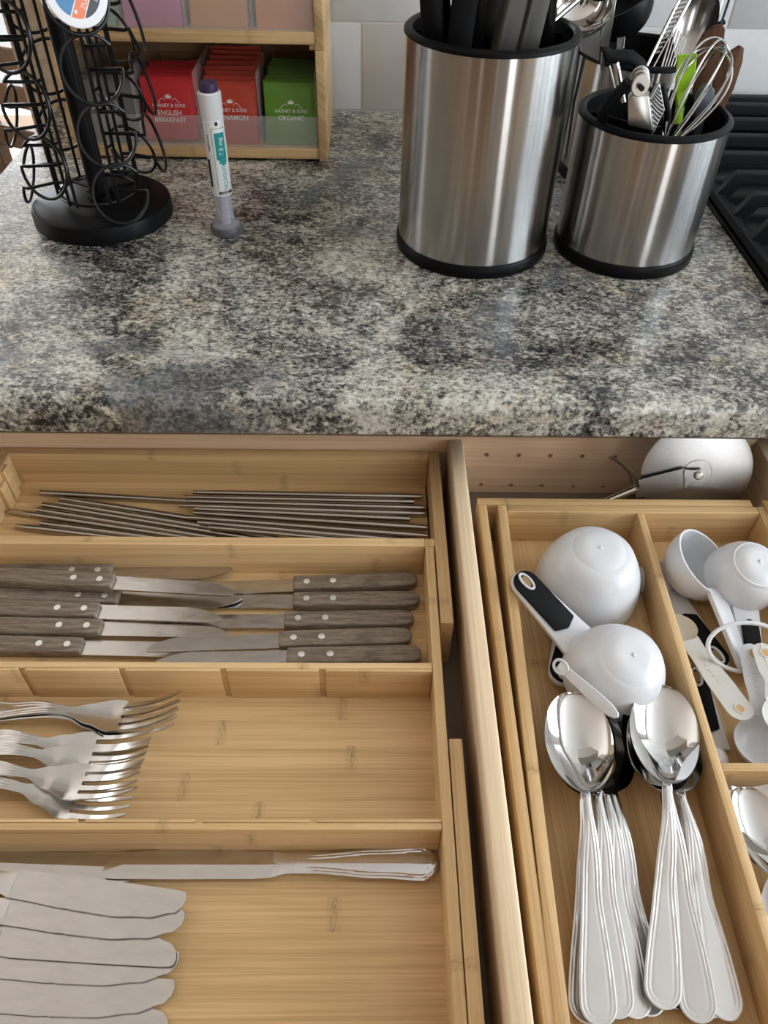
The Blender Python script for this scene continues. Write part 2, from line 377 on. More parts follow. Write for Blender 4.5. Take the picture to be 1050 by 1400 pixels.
for i, (x0, x1) in enumerate(((-1.75, -0.9), (-0.70, 0.25))):  # unseen brown doors and pale casings, added only for reflections in the steel
    d = struct(slab('door_unseen_%d' % (i+1), x0, x1, YR+.001, YR+.05, ZF+.01, 1.15, M_BROWN))
    MB().ball((x1-.07, YR+.085, 0.1), .03).build('knob', M_DULL, d)
    for k, xx in enumerate((x0-.09, x1+.01)): struct(slab('trim_%d' % (2+2*i+k), xx, xx+.08, YR+.001, YR+.03, ZF+.01, 1.15, M_CEIL))

# ---------------------------------------------------------------- worktop and the cabinet under it
YF, XC0, XC1 = 0.4708, -0.4185, 0.3665
prof = [(YF+.012, -.036), (YF+.002, -.0355), (YF, -.033), (YF-.0005, -.020), (YF-.001, -.012), (YF, -.0065), (YF+.003, -.0025), (YF+.0085, -.0004), (YF+.016, 0.0), (YF+.03, 0.0)]
mb = MB(); poly = [(y, z) for y, z in prof] + [(YW-.0015, 0.0), (YW-.0015, -.036)]
mb.extr([(XC0, y, z) for y, z in poly], (XC1-XC0, 0, 0))
wt = tag(mb.build('worktop', M_LAM, angle=30), 'speckled grey granite-pattern worktop with rounded front edge above the open drawer', 'worktop')
slab('underside_strip', XC0+.004, XC1-.002, YF+.0065, YF+.03, -.040, -.0362, plain('chipboard_brown', (0.10, 0.07, 0.045), 0.9), wt)
cab = thing('base_cabinet', 'wooden base cabinet carcass under the speckled grey worktop', 'cabinet', (0, 0, 0))
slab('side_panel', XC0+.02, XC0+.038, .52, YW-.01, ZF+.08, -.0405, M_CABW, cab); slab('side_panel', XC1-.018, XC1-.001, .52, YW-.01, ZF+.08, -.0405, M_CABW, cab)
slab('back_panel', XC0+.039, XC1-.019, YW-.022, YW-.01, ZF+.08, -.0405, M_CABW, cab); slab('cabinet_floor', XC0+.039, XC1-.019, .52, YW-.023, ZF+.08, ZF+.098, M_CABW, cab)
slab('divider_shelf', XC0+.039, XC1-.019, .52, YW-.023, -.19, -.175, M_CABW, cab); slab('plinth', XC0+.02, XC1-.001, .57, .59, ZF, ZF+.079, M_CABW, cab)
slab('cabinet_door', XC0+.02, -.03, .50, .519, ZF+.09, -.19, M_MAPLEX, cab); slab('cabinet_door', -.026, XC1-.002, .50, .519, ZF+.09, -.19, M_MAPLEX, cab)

# ---------------------------------------------------------------- the drawer
ZD, ZB, ZT, ZTB, ZFL = -.072, -.136, -.085, -.1352, -.119   # drawer side tops, drawer bottom, tray tops, tray undersides, tray floors
DL, DR, DY0 = -0.345, 0.338, 0.030
drw = thing('drawer', 'pulled-out wide wooden drawer with pale maple divider and drilled back panel', 'drawer', (0, 0, 0))
def holes_panel():
    x0, x1, z0, z1, y0, y1 = DL, DR, ZB-.01, -.0695, .512, .525
    bm = bmesh.new()
    spots = [at_ for at_ in [aty(px, py, y0) for px, py in ((665, 622), (709, 622.7), (752, 623.5), (796, 624), (841, 625), (657, 663), (698, 664), (740, 664.5), (783, 665.2), (825, 666))]]
    spots += [Vector((DL+.045+.029*i, y0, z)) for i in range(12) for z in (-.0905, -.1265) if DL+.045+.029*i < 0.03]
    spots += [Vector((.0805+.029*i+.02, y0, z)) for i in range(6, 8) for z in (-.0905, -.1265)]
    loops = [[(x0, z0), (x1, z0), (x1, z1), (x0, z1)]]
    for s in spots: loops.append([(s.x+.0023*cos(2*pi*k/12), s.z+.0023*sin(2*pi*k/12)) for k in range(12)])
    edges = []
    rings = []
    for lp in loops:
        vs = [bm.verts.new((a, y0, b)) for a, b in lp]; rings.append(vs)
        edges += [bm.edges.new((vs[i], vs[(i+1) % len(vs)])) for i in range(len(vs))]
    bmesh.ops.triangle_fill(bm, use_beauty=True, use_dissolve=False, edges=edges)
    for vs in rings[1:]:
        b = [bm.verts.new(v.co + Vector((0, .011, 0))) for v in vs]; n = len(vs)
        for i in range(n): bm.faces.new((vs[i], vs[(i+1) % n], b[(i+1) % n], b[i]))
        bm.faces.new(b)
    o = rings[0]; b = [bm.verts.new(v.co + Vector((0, y1-y0, 0))) for v in o]
    for i in range(4): bm.faces.new((o[i], o[(i+1) % 4], b[(i+1) % 4], b[i]))
    bm.faces.new(b)
    s = MB(); s.bm.free(); s.bm = bm
    return s
holes_panel().build('back_panel', M_MAPLEX, drw, 30)
MB().flat([(.0678, .06), (.0803, .06), (.0800, .5117), (.0675, .5117)], ZB+.0001, ZD).bevel(.0018, 3).build('divider', M_MAPLE, drw)
slab('bottom_panel', DL, DR, .0435, .512, ZB-.006, ZB, M_DBASE, drw)
MB().box(DL-.0128, DL-.0002, DY0+.0135, .525, ZB-.01, ZD).bevel(.0018, 2).build('side_panel', M_MAPLE, drw)
MB().box(DR+.0002, DR+.0128, DY0+.0135, .525, ZB-.01, ZD).bevel(.0018, 2).build('side_panel', M_MAPLE, drw)
MB().box(DL-.03, DR+.03, DY0-.005, DY0+.0133, ZB-.03, -.045).bevel(.002, 2).build('front_panel', M_MAPLEX, drw)

# ---------------------------------------------------------------- left tray: four cross compartments
lt = thing('cutlery_tray', 'large bamboo cutlery tray left of the maple divider, four long cross compartments', 'tray', (0, 0, 0))
def bar(name, x0, x1, y0, y1, m, parent, z0=ZTB, z1=ZT, bev=.0007): return MB().box(x0, x1, y0, y1, z0, z1).bevel(bev, 2).build(name, m, parent)
XLW = -0.3125
slab('floor_board', XLW-.012, .0495, .062, .5025, ZFL-.005, ZFL, M_BX, lt)
bar('rear_wall', XLW-.009, .0506, .5025, .511, M_BX, lt)
lw = MB().flat([(XLW-.018, .057), (XLW-.010, .057), (XLW, .5024), (XLW-.008, .5024)], ZTB, ZT).bevel(.0007, 2).build('left_wall', M_BY, lt)
for k, y in enumerate((.4900, .4772)):               # the slotted pieces on the left wall
    MB().box(XLW-.001, XLW+.0035, y-.0105, y, ZFL+.0002, ZT-.0005-.007*k).bevel(.0006, 1).build('slot_rib', M_BY, lt)
bar('right_wall', .043, .0497, .0575, .3982, M_BY, lt)
bar('wall_end', .0430, .0506, .3984, .4066, M_BY, lt, ZTB, ZT-.0003)
bar('extension_rail', .0508, .0602, .325, .511, M_BY, lt)
MB().flat([(.0501, .05), (.0580, .05), (.0590, .236), (.0507, .236)], ZTB, ZT+.0002).bevel(.0007, 2).build('extension_rail', M_BY, lt)['label'] = 'paler bamboo strip'
bar('cross_divider', XLW-.002, .0429, .3983, .4067, M_BX, lt)
SLX = (-.2326-.0668, -.2326, -.1658, -.0982, -.0318)
bar('cross_divider', XLW-.006, .0428, .2872, .2920, M_BX, lt)
xs = [XLW-.006] + [v for x in SLX for v in (x-.0021, x+.0021)] + [.0428]
for a, b in zip(xs[0::2], xs[1::2]): bar('slotted_facing', a, b, .2848, .2871, M_BX, lt, ZFL, ZT)
bar('cross_divider', XLW-.009, .0428, .1787, .1829, M_BX, lt)
for a, b in zip(xs[0::2], xs[1::2]): bar('slotted_facing', a, b, .1830, .1853, M_BX, lt, ZFL, ZT)
bar('front_wall', XLW-.018, .0428, .0575, .0645, M_BX, lt)

# ---------------------------------------------------------------- right tray: an outer sliding frame and an inner tray
fr = thing('tray_frame', 'narrow outer bamboo frame hugging the right-hand tray beside the maple divider', 'tray', (0, 0, 0))
MB().flat([(.0868, .05), (.0938, .05), (.0956, .4446), (.0886, .4446)], ZTB, ZT).bevel(.0007, 2).build('frame_side', M_BY, fr)
bar('frame_back', .0886, .3166, .4447, .4525, M_BX, fr)
bar('frame_side', .3262, .3335, .05, .4520, M_BY, fr)
bar('frame_foot', .3167, .3262, .4447, .4520, M_BX, fr, ZTB, ZTB+.006)
rt = thing('utensil_tray', 'bamboo utensil tray right of the maple divider, holding spoons and measuring cups', 'tray', (0, 0, 0))
def lx(y): return .1045 - .0330*(.4435-y)
def mx_(y): return .2175 - .0250*(.4372-y)
slab('floor_board', .0985, .3185, .062, .4354, ZFL-.005, ZFL, M_BY, rt)
MB().flat([(lx(.057), .057), (lx(.057)+.0078, .057), (lx(.4435)+.0072, .4435), (lx(.4435), .4435)], ZTB, ZT+.0008).bevel(.0007, 2).build('left_wall', M_BY, rt)
bar('back_wall', lx(.4435)+.0074, .3184, .4355, .4437, M_BX, rt, ZTB, ZT+.0008)
bar('right_wall', .3186, .3250, .057, .4437, M_BY, rt, ZTB, ZT+.0008)
MB().flat([(mx_(.065), .065), (mx_(.065)+.0062, .065), (mx_(.4354)+.0058, .4354), (mx_(.4354), .4354)], ZFL, ZT+.0006).bevel(.0007, 2).build('long_divider', M_BY, rt)
bar('short_divider', mx_(.217)+.0060, .3184, .2143, .2199, M_BX, rt, ZFL, ZT+.0006)
bar('front_wall', lx(.06)+.008, .3184, .057, .0645, M_BX, rt)
# ================================================================ FLATWARE
def ribbon(xs, hw, ztop, thick, ts):       # closed strip along x: half width hw(x), top surface ztop(x, y, w, t)
    top, bot = [], []
    for x in xs:
        wd = max(hw(x), .0002); tr, br = [], []
        for t in ts:
            y = t*wd; z = ztop(x, y, wd, t); e = 1-abs(t)**6*.75
            tr.append((x, y, z)); br.append((x, y, z-thick(x)*e))
        top.append(tr); bot.append(br)
    return MB().shell(top, bot)
def bead(d):                                # rim bead, groove, second bead, groove, sunk panel
    return .7*(.00030*math.exp(-((d-.0009)/.0006)**2) + .00026*math.exp(-((d-.0026)/.00055)**2) - .00022*math.exp(-((d-.0018)/.0003)**2) - .0003*math.exp(-((d-.0036)/.0004)**2))
def lin(a, b, n): return [a+(b-a)*i/(n-1) for i in range(n)]
TS = [math.sin(v) for v in lin(-pi/2, pi/2, 35)]
def spoon_data(L=.192, BL=.068, BW=.043, dep=.010, EW=.0098, name='spoon'):
    we = EW
    def hw(x):
        b = 0
        if x < BL:
            u = (x/BL)**.93; b = BW/2*sqrt(max(0, 1-(2*u-1)**2))
        h = lerp([(BL-.008, .0026), (BL+.012, .0033), (L*.62, .0056), (L-we*1.1, we)], x) if x > BL-.012 else 0
        if x > L-we: h = we*sqrt(max(0, 1-((x-(L-we))/we)**2))
        return max(b, h) if x < BL+.001 else h
    def rim(x): return lerp([(0, dep*.82), (BL*.5, dep*.90), (BL, dep+.0035), (BL+.022, dep+.006), (L*.72, .0062), (L, .0022)], x)
    def zt(x, y, wd, t):
        z = rim(x)
        if x < BL:
            u = x/BL; gq = max(0, 1-(2*u-1)**2)**.75; z -= dep*gq*(1-min(1, abs(y)/(BW/2*max(.05, sqrt(max(0, 1-(2*u**.93-1)**2)))))**2.1)
        else:
            d = wd-abs(y) if x < L-we else we-sqrt((x-(L-we))**2+y*y)
            z += bead(d)*smooth(BL+.004, BL+.03, x) + .0012*(1-(t*t))*(1-smooth(BL, L*.7, x))
        return z
    xs = [BL*(1-cos(pi*i/26))/2 for i in range(26)] + lin(BL-.0006, BL+.02, 8) + lin(BL+.024, L-we, 26)[0:] + [L-we+we*sin(pi/2*i/10) for i in range(1, 11)]
    return ribbon(sorted(set(xs)), hw, zt, lambda x: .0012 if x < BL else .0019, TS).data(name, M_SATINP)
def polished_flat():
    N = NT('flatware_steel'); v = N.coords(scale=(10, 1, 1)); n = N.noise(v, 240, 2)
    sx_ = N.n.new('ShaderNodeSeparateXYZ'); tc = N.n.new('ShaderNodeTexCoord'); N.ln(tc.outputs['Object'], sx_.inputs[0])
    N.set(color=(0.68, 0.67, 0.655), metal=1.0, rough=N.ramp(sx_.outputs[0], [(0.060, 0.07), (0.085, 0.28)])); return N.m
M_SATINP = polished_flat()
M_FORK = plain('fork_steel', (0.62, 0.61, 0.59), 0.20, 1.0)
SPOON = spoon_data(L=.1845)
TEASP = spoon_data(.150, .054, .034, .008, .0085, 'teaspoon')

def fork_data(L=.190, TL=.042, PL=.034, W=.0120, EW=.0098):
    # x: 0 tine tips, TL tine roots, TL+PL neck; four tines made of the same columns as the palm
    cols = []
    tc = (-.745, -.248, .248, .745); tw_ = .145
    for c in tc: cols.append([c + tw_*k for k in (-1, -.8, -.35, 0, .35, .8, 1)])
    cols[0][0] = -1.0; cols[3][-1] = 1.0
    allc = sum(cols, []); x0 = TL
    def hw(x):
        if x < x0+PL: return lerp([(x0-.02, W), (x0+.006, W*1.0), (x0+PL*.62, W*.62), (x0+PL, .0030)], x)
        if x > L-EW: return EW*sqrt(max(.0004, 1-((x-(L-EW))/EW)**2))
        return lerp([(x0+PL, .0030), (L*.62, .0052), (L-EW*1.1, EW)], x)
    def zc(x):
        if x < TL+.006: return .0024 + .0200*((TL+.006-x)/(TL+.006))**2.0
        return lerp([(TL+.006, .0024), (TL+PL*.55, .0050), (TL+PL+.016, .0115), (L*.75, .0062), (L, .0022)], x)
    def z(x, y, wd):
        v = zc(x)
        if x > x0+PL:
            d = wd-abs(y) if x < L-EW else EW-sqrt((x-(L-EW))**2+y*y)
            v += bead(d)*smooth(x0+PL, x0+PL+.03, x)
        else: v += .0022*(y/W)**2
        return v
    mb = MB(); bm = mb.bm
    xs = lin(x0, x0+PL, 12) + lin(x0+PL+.003, L-EW, 26) + [L-EW+EW*sin(pi/2*i/8) for i in range(1, 9)]
    T = [[bm.verts.new((x, t*hw(x), z(x, t*hw(x), hw(x)))) for t in allc] for x in xs]
    B = [[bm.verts.new((x, t*hw(x), z(x, t*hw(x), hw(x))-.0019)) for t in allc] for x in xs]
    n = len(allc)
    for i in range(len(xs)-1):
        for k in range(n-1):
            bm.faces.new((T[i][k], T[i][k+1], T[i+1][k+1], T[i+1][k])); bm.faces.new((B[i][k], B[i+1][k], B[i+1][k+1], B[i][k+1]))
        for k in (0, n-1): bm.faces.new((T[i][k], T[i+1][k], B[i+1][k], B[i][k]))
    for k in range(n-1): bm.faces.new((T[-1][k], T[-1][k+1], B[-1][k+1], B[-1][k]))
    for q in range(3): k = q*7+6; bm.faces.new((T[0][k], T[0][k+1], B[0][k+1], B[0][k]))
    for q in range(4):
        pt, pb = T[0][q*7:q*7+7], B[0][q*7:q*7+7]
        c = tc[q]*W
        for s in range(1, 13):
            x = TL*(1-s/12); wd = .0016*lerp([(0, .42), (TL*.2, .7), (TL, 1)], x)
            cx = tc[q]*W*(1-.06*(1-x/TL))
            nt = [bm.verts.new((x, cx+wd*o, zc(x)+.0022*(cx/W)**2)) for o in (-1, -.8, -.35, 0, .35, .8, 1)]
            nb = [bm.verts.new((x, cx+wd*o, zc(x)+.0022*(cx/W)**2-.0019*(1-.35*s/12))) for o in (-1, -.8, -.35, 0, .35, .8, 1)]
            for k in range(6): bm.faces.new((pt[k], pt[k+1], nt[k+1], nt[k])); bm.faces.new((pb[k], nb[k], nb[k+1], pb[k+1]))
            for k in (0, 6): bm.faces.new((pt[k], nt[k], nb[k], pb[k]))
            pt, pb = nt, nb
        for k in range(6): bm.faces.new((pt[k], pt[k+1], pb[k+1], pb[k]))
    return mb.data('fork', M_FORK)
FORK = fork_data(L=.168)

def put(name, me, label, cat, group, tip, end, up=(0, 0, 1)):   # local x runs from tip (0) to end (L)
    o = link(name, me); o.matrix_world = frame(tip, Vector(end)-Vector(tip), up); return tag(o, label, cat, group)

# --- dinner forks: tips right, handles running left
FZ = ZFL
fk = 'dinner forks in the tray'
def fork(tp, hp, zt, zh, label, roll=0.0):
    a = at(tp[0], tp[1], zt+.0215); b = at(hp[0], hp[1], zh+.006); a.z = zt; b.z = zh
    return put('dinner_fork', FORK, label, 'fork', fk, a, b, (0, roll, 1))
fork((243, 975), (0, 974.5), FZ+.0022, FZ+.0022, 'dinner fork under the uppermost fork, only its dark handle edge showing')
fork((243, 964), (0, 971), FZ+.0052, FZ+.0045, 'uppermost dinner fork by the slotted divider, head shaded by it', .06)
fork((205, 1015), (0, 1011), FZ+.0022, FZ+.0022, 'farthest of the three nested dinner forks, half hidden under its neighbours')
fork((200, 1033), (0, 1027), FZ+.0055, FZ+.0040, 'middle one of the three nested dinner forks')
fork((191, 1062), (0, 1055), FZ+.0088, FZ+.0050, 'nearest and topmost of the three nested dinner forks, whole bright head in view')
fork((180, 1096), (0, 1073), FZ+.0022, FZ+.0022, 'lowest dinner fork, head touching the divider of the dinner knives')

# --- tablespoons in two stacks, handles toward us
sp = 'tablespoons in the right-hand tray'
def spoonp(bt, he, zb, zh, label, roll=0.0, me=SPOON, nm='tablespoon', grp=sp, cat='spoon'):
    a = at(bt[0], bt[1], zb+.009); b = at(he[0], he[1], zh+.003); a.z = zb; b.z = zh
    return put(nm, me, label, cat, grp, a, b, (roll, 0, 1))
Z0 = ZFL+.0012
spoonp((808, 953), (893, 1400), Z0+.006, Z0+.001, 'lowest tablespoon of the left stack, handle fanned farthest right', .05)
spoonp((804, 951), (872, 1398), Z0+.0105, Z0+.0035, 'tablespoon of the left stack with its handle third from the left', .05)
spoonp((799, 948), (846, 1400), Z0+.0150, Z0+.006, 'tablespoon of the left stack just right of the topmost one', .0)
spoonp((794, 950), (804, 1400), Z0+.0180, Z0+.002, 'tablespoon of the left stack whose handle peeps out left of the topmost one', -.03)
spoonp((786, 943), (821, 1403), Z0+.0270, Z0+.0085, 'topmost tablespoon of the left stack, bowl mirroring the white ceiling')
spoonp((893, 952), (932, 1400), Z0+.006, Z0+.0008, 'lowest tablespoon of the right stack, handle end low between the others')
spoonp((900, 951), (978, 1390), Z0+.011, Z0+.0035, 'tablespoon of the right stack, end tucked under the rightmost handle')
spoonp((893, 948), (997, 1388), Z0+.016, Z0+.005, 'tablespoon of the right stack with its handle fanned farthest right along the divider', .0)
spoonp((889, 946), (959, 1394), Z0+.0210, Z0+.006, 'tablespoon of the right stack with its handle second from the right', -.1)
spoonp((908, 934), (907, 1381), Z0+.0300, Z0+.0095, 'topmost tablespoon of the right stack, bowl against the white measuring cup')
ts_ = 'teaspoons in the near right compartment'
spoonp((1013, 1048), (1160, 1420), Z0+.010, Z0+.001, 'lower teaspoon beneath another in the corner behind the short divider', 0, TEASP, 'teaspoon', ts_)
spoonp((1016, 1071), (1150, 1440), Z0+.018, Z0+.006, 'upper teaspoon of the pair by the short divider, bowl cut off by photo edge', 0, TEASP, 'teaspoon', ts_)
spoonp((1100, 1330), (1044, 1090), Z0, Z0, 'teaspoon lying lowest under the pair, only a dark rim of it in view', 0, TEASP, 'teaspoon', ts_)

# --- dinner knives
def dinner_knife(label, grp, M, ridge=False):
    t = thing('dinner_knife', label, 'knife', M, grp)
    we = .0098; HL = .098
    def hw(x):                       # x from butt end 0 to bolster
        if x < we: return we*sqrt(max(.0004, 1-((we-x)/we)**2))
        return lerp([(we, we), (.035, .0085), (.075, .0058), (.090, .0056), (HL, .0072)], x)
    def zt(x, y, wd, t_):
        d = wd-abs(y) if x > we else we-sqrt((we-x)**2+y*y)
        return lerp([(0, .0024), (.02, .0030), (.08, .0028), (HL, .0014)], x)*(1-.35*t_*t_) + bead(d)*1.3*(1-smooth(.072, .082, x))
    ribbon([we-we*cos(pi/2*i/8) for i in range(9)] + lin(we+.003, HL, 34), hw, zt, lambda x: .0045, TS).build('handle', M_SATINP, t)
    up = [(HL-.002, .0072), (HL+.010, .0082), (HL+.060, .0084), (HL+.092, .0082)]
    tip = [(HL+.0975, .0078), (HL+.0993, .0068), (HL+.1000, .0040), (HL+.0990, .0002), (HL+.096, -.0030)]
    edge = []
    for i in range(104):
        x = HL+.094-.058*i/103; y = -lerp([(HL+.036, .0092), (HL+.060, .0096), (HL+.080, .0078), (HL+.096, .0036)], x)
        edge.append((x, y + (.00030 if i % 2 else -.00025)))
    edge += [(HL+.030, -.0090), (HL+.012, -.0078), (HL-.002, -.0072)]
    pts = (up+tip+edge)[::-1]
    if ridge:                        # hollow-ground blade: a ridge runs along its middle
        mb = MB(); n_ = len(pts); rim_ = [mb.bm.verts.new((x, y, .0002)) for x, y in pts]; low = [mb.bm.verts.new((x, y, -.0005)) for x, y in pts]
        spine = [mb.bm.verts.new((x, 0.0006, .0016)) for x in lin(HL-.002, HL+.088, 2)]
        mb.bm.faces.new(low[::-1])
        for i in range(n_): mb.bm.faces.new((low[i], low[(i+1) % n_], rim_[(i+1) % n_], rim_[i]))
        hi = [v for v in rim_ if v.co.y >= .0006]; lo = [v for v in rim_ if v.co.y < .0006]
        hi.sort(key=lambda v: v.co.x); lo.sort(key=lambda v: v.co.x)
        for s_ in (hi, lo): mb.bm.faces.new([spine[0]] + s_ + [spine[1]]) if s_ is lo else mb.bm.faces.new([spine[1]] + s_[::-1] + [spine[0]])
        tl = max(hi, key=lambda v: v.co.x); ll = max(lo, key=lambda v: v.co.x); mb.bm.faces.new((spine[1], ll, tl)); mb.bm.faces.new((spine[0], hi[0], lo[0]))
        mb.build('blade', M_BLADE, t, 8)
    else: MB().extr([(x, y, -.0006) for x, y in pts], (0, 0, .0013)).build('blade', M_BLADE, t, 30)
    return t
dk = 'dinner knives in the near compartment'
def dk_frame(butt, tip, zb, zt, flip=False):
    a = at(butt[0], butt[1], zb); b = at(tip[0], tip[1], zt); M = frame(a, b-a)
    return M
K0 = dinner_knife('dinner knife with its handle to the right, blade tip lying over another blade', dk, dk_frame((598, 1182), (157, 1182), ZFL+.0035, ZFL+.0050), True)
K1 = dinner_knife('topmost of the fanned dinner knives, blade tip near the right-handled knife', dk, Matrix.Identity(4))
# knives whose handles leave the photo on the left: blade edge faces us, so the frame is mirrored by turning the knife over
def left_knife(tip, mid, z, label, src=None, over=False, dz=0.0):
    b = at(tip[0], tip[1], z+dz); a = at(mid[0], mid[1], z); d = (a-b).normalized(); butt = b + d*.1975; butt.z = z - .0005
    M = frame(butt, b-butt)
    if over: M = M @ Matrix.Rotation(pi, 4, 'X')
    if src is K1 and z > ZFL+.0124: K1.matrix_world = M; return K1
    return copy_tree(src or K0, M, label)
left_knife((212, 1190), (0, 1182), ZFL+.0022, 'dinner knife lying under the tip of the right-handled one, close to the fork divider')
for i, (tp, md, z, lab) in enumerate((
        ((251, 1240), (15, 1208), .0125, 'topmost of the fanned dinner knives, blade tip near the right-handled knife'),
        ((249, 1266), (0, 1244), .0105, 'second of the fanned dinner knives counted from the fork divider'),
        ((242, 1300), (0, 1285), .0085, 'third of the fanned dinner knives, pointed corner at its tip'),
        ((242, 1322), (0, 1316), .0062, 'fourth of the fanned dinner knives, long serrated edge showing'),
        ((236, 1362), (0, 1362), .0042, 'fifth of the fanned dinner knives, partly covered by the fourth'),
        ((231, 1394), (0, 1392), .0022, 'nearest of the fanned dinner knives at the bottom edge of the photo'))):
    left_knife(tp, md, ZFL+z, lab, K1, i in (2, 5))

# --- steak knives
def steak_knife(label, grp, M):
    t = thing('steak_knife', label, 'knife', M, grp)
    HL, H = .098, .0072
    bot, top = [], []
    out = [(.004, -H*.86), (.012, -H), (.05, -H*.97), (.085, -H*.93), (HL, -H*.9), (HL, H*.9), (.085, H*.93), (.05, H*.97), (.012, H), (.004, H*.86), (.0008, H*.45), (0, 0), (.0008, -H*.45)]
    MB().flat(out, -.0045, .0045).bevel(.0016, 3).build('handle', M_HWOOD, t)
    for x in (HL-.0105, HL-.031):
        rv = MB().lathe([(0, -.00475), (.0024, -.0047), (.0024, .0047), (.0021, .0049), (0, .0050)], 20, (x, 0, 0)).build('rivet', M_PUSH, t)
    n = 42; edge = []
    for i in range(n*2+1):
        x = HL+.012+.074*i/(n*2); y = -.0066 + (.0012 if i % 2 else 0)
        if x > HL+.066: y += (x-HL-.066)**2*12
        edge.append((x, y))
    pts = [(HL-.0006, -.0064)] + [(HL+.008, -.0064)] + edge + [(HL+.0905, .0004), (HL+.0935, .0030), (HL+.0942, .0050), (HL+.0930, .0064), (HL+.089, .0069), (HL-.0006, .0066)]
    MB().extr([(x, y, -.0006) for x, y in pts], (0, 0, .0012)).build('blade', M_BLADE, t, 30)
    return t
sk = 'steak knives with weathered wooden handles'
def sk_M(butt, tip, zb, zt, over=False):
    a = at(butt[0], butt[1], zb+.004); b = at(tip[0], tip[1], zt); a.z = zb; b.z = zt; M = frame(a, b-a)
    return M @ Matrix.Rotation(pi, 4, 'X') if over else M
S0 = ZFL+.0047
KS = steak_knife('steak knife with handle to the right, farthest of that row', sk, sk_M((571, 789), (226, 800), S0, S0+.001))
def skn(butt, tip, zb, zt, label, over=False):
    return copy_tree(KS, sk_M(butt, tip, zb, zt, over), label)
KS.matrix_world = sk_M((571, 790), (226, 806), S0, S0+.0005)
skn((574, 817), (230, 824), S0, S0-.002, 'steak knife with handle to the right, second from the far side', True)
skn((566, 843), (222, 852), S0, S0-.001, 'steak knife with handle to the right, middle one of that row', True)
skn((563, 867), (217, 881), S0, S0+.0095, 'steak knife with handle to the right, second nearest, blade over left-hand knives')
skn((577, 892), (228, 902), S0, S0+.0085, 'steak knife with handle to the right, nearest of that row')
def sk_left(tip, mid, zt, zb, label, over=False):
    b = at(tip[0], tip[1], zt); a = at(mid[0], mid[1], zb); d = (a-b).normalized(); butt = b+d*.1922; butt.z = zb
    M = frame(butt, b-butt)
    return copy_tree(KS, M @ Matrix.Rotation(pi, 4, 'X') if over else M, label)
sk_left((316, 784), (0, 783), S0+.003, S0, 'steak knife with handle to the left, farthest back against the chopstick divider')
sk_left((330, 824), (0, 814), S0+.0015, S0, 'steak knife with handle to the left, wedged under another, only dark blade showing', False)
sk_left((322, 806), (0, 789), S0+.0145, S0+.0090, 'steak knife with handle to the left, lying on top of two others', True)
sk_left((305, 841), (0, 834), S0+.0085, S0+.001, 'steak knife with handle to the left, middle one with printed blade', True)
sk_left((313, 862), (0, 858), S0+.0050, S0+.001, 'steak knife with handle to the left, second nearest of that row', True)
sk_left((290, 889), (0, 883), S0+.0010, S0, 'steak knife with handle to the left, nearest of that row', True)

# --- metal chopsticks
cs = 'metal chopsticks in the far compartment'
def stick(a, b, za, zb, label, thick_left):
    A, B = at(a[0], a[1], za), at(b[0], b[1], zb); v = B-A; n = 8
    r0, r1 = (.0033, .0022) if thick_left else (.0022, .0033)
    o = MB().tube([v*(i/n) for i in range(n+1)], [(r0+(r1-r0)*i/n)*(0.75 if i in (0, n) else 1) for i in range(n+1)], 10).build('chopstick', M_STICK)
    o.location = A; return tag(o, label, 'chopstick', cs)
zc_ = ZFL+.0032
LEFT = [((55, 673.5), (376, 692), 'chopstick lying alone farthest back at the left, thin end under the right-hand bundle'),
        ((84.6, 682), (400, 730), 'chopstick of the left bundle, farthest back of those fanned together'),
        ((80, 687.7), (396, 739), 'chopstick of the left bundle, second of those fanned together'),
        ((58, 690), (378, 742), 'chopstick of the left bundle, third of those fanned together'),
        ((51, 697), (371, 748), 'chopstick of the left bundle, fourth of those fanned together'),
        ((14, 699), (340, 748), 'chopstick of the left bundle with a flat bright end touching the slotted left wall'),
        ((55.6, 715.5), (372, 757), 'chopstick of the left bundle, second from the front'),
        ((22, 719.5), (340, 757), 'chopstick of the left bundle with a flat bright end, nearest the front divider')]
RIGHT = [((264, 673), (576, 679), 'chopstick of the right bundle, farthest back along the rear wall'),
         ((252, 679.5), (566, 686), 'chopstick of the right bundle, second from the rear wall'),
         ((258, 685), (583, 694.5), 'thickest bright chopstick of the right bundle, ending at the right wall'),
         ((245, 691), (583, 702.5), 'chopstick of the right bundle, fourth from the rear wall'),
         ((265, 695.5), (560, 709.5), 'shortest-looking chopstick of the right bundle, ending well before the right wall'),
         ((265, 701), (585, 721.7), 'chopstick of the right bundle, sixth from the rear wall'),
         ((259, 707.5), (585, 733), 'chopstick of the right bundle, seventh from the rear wall'),
         ((270, 714), (570, 741), 'chopstick of the right bundle, second nearest to the front divider'),
         ((285, 721), (560, 747), 'chopstick of the right bundle nearest to the front divider')]
for i, (a, b, l) in enumerate(LEFT): stick(a, b, zc_, zc_, l, True)
for i, (a, b, l) in enumerate(RIGHT): stick(a, b, zc_+.0062, zc_+.0002, l, False)
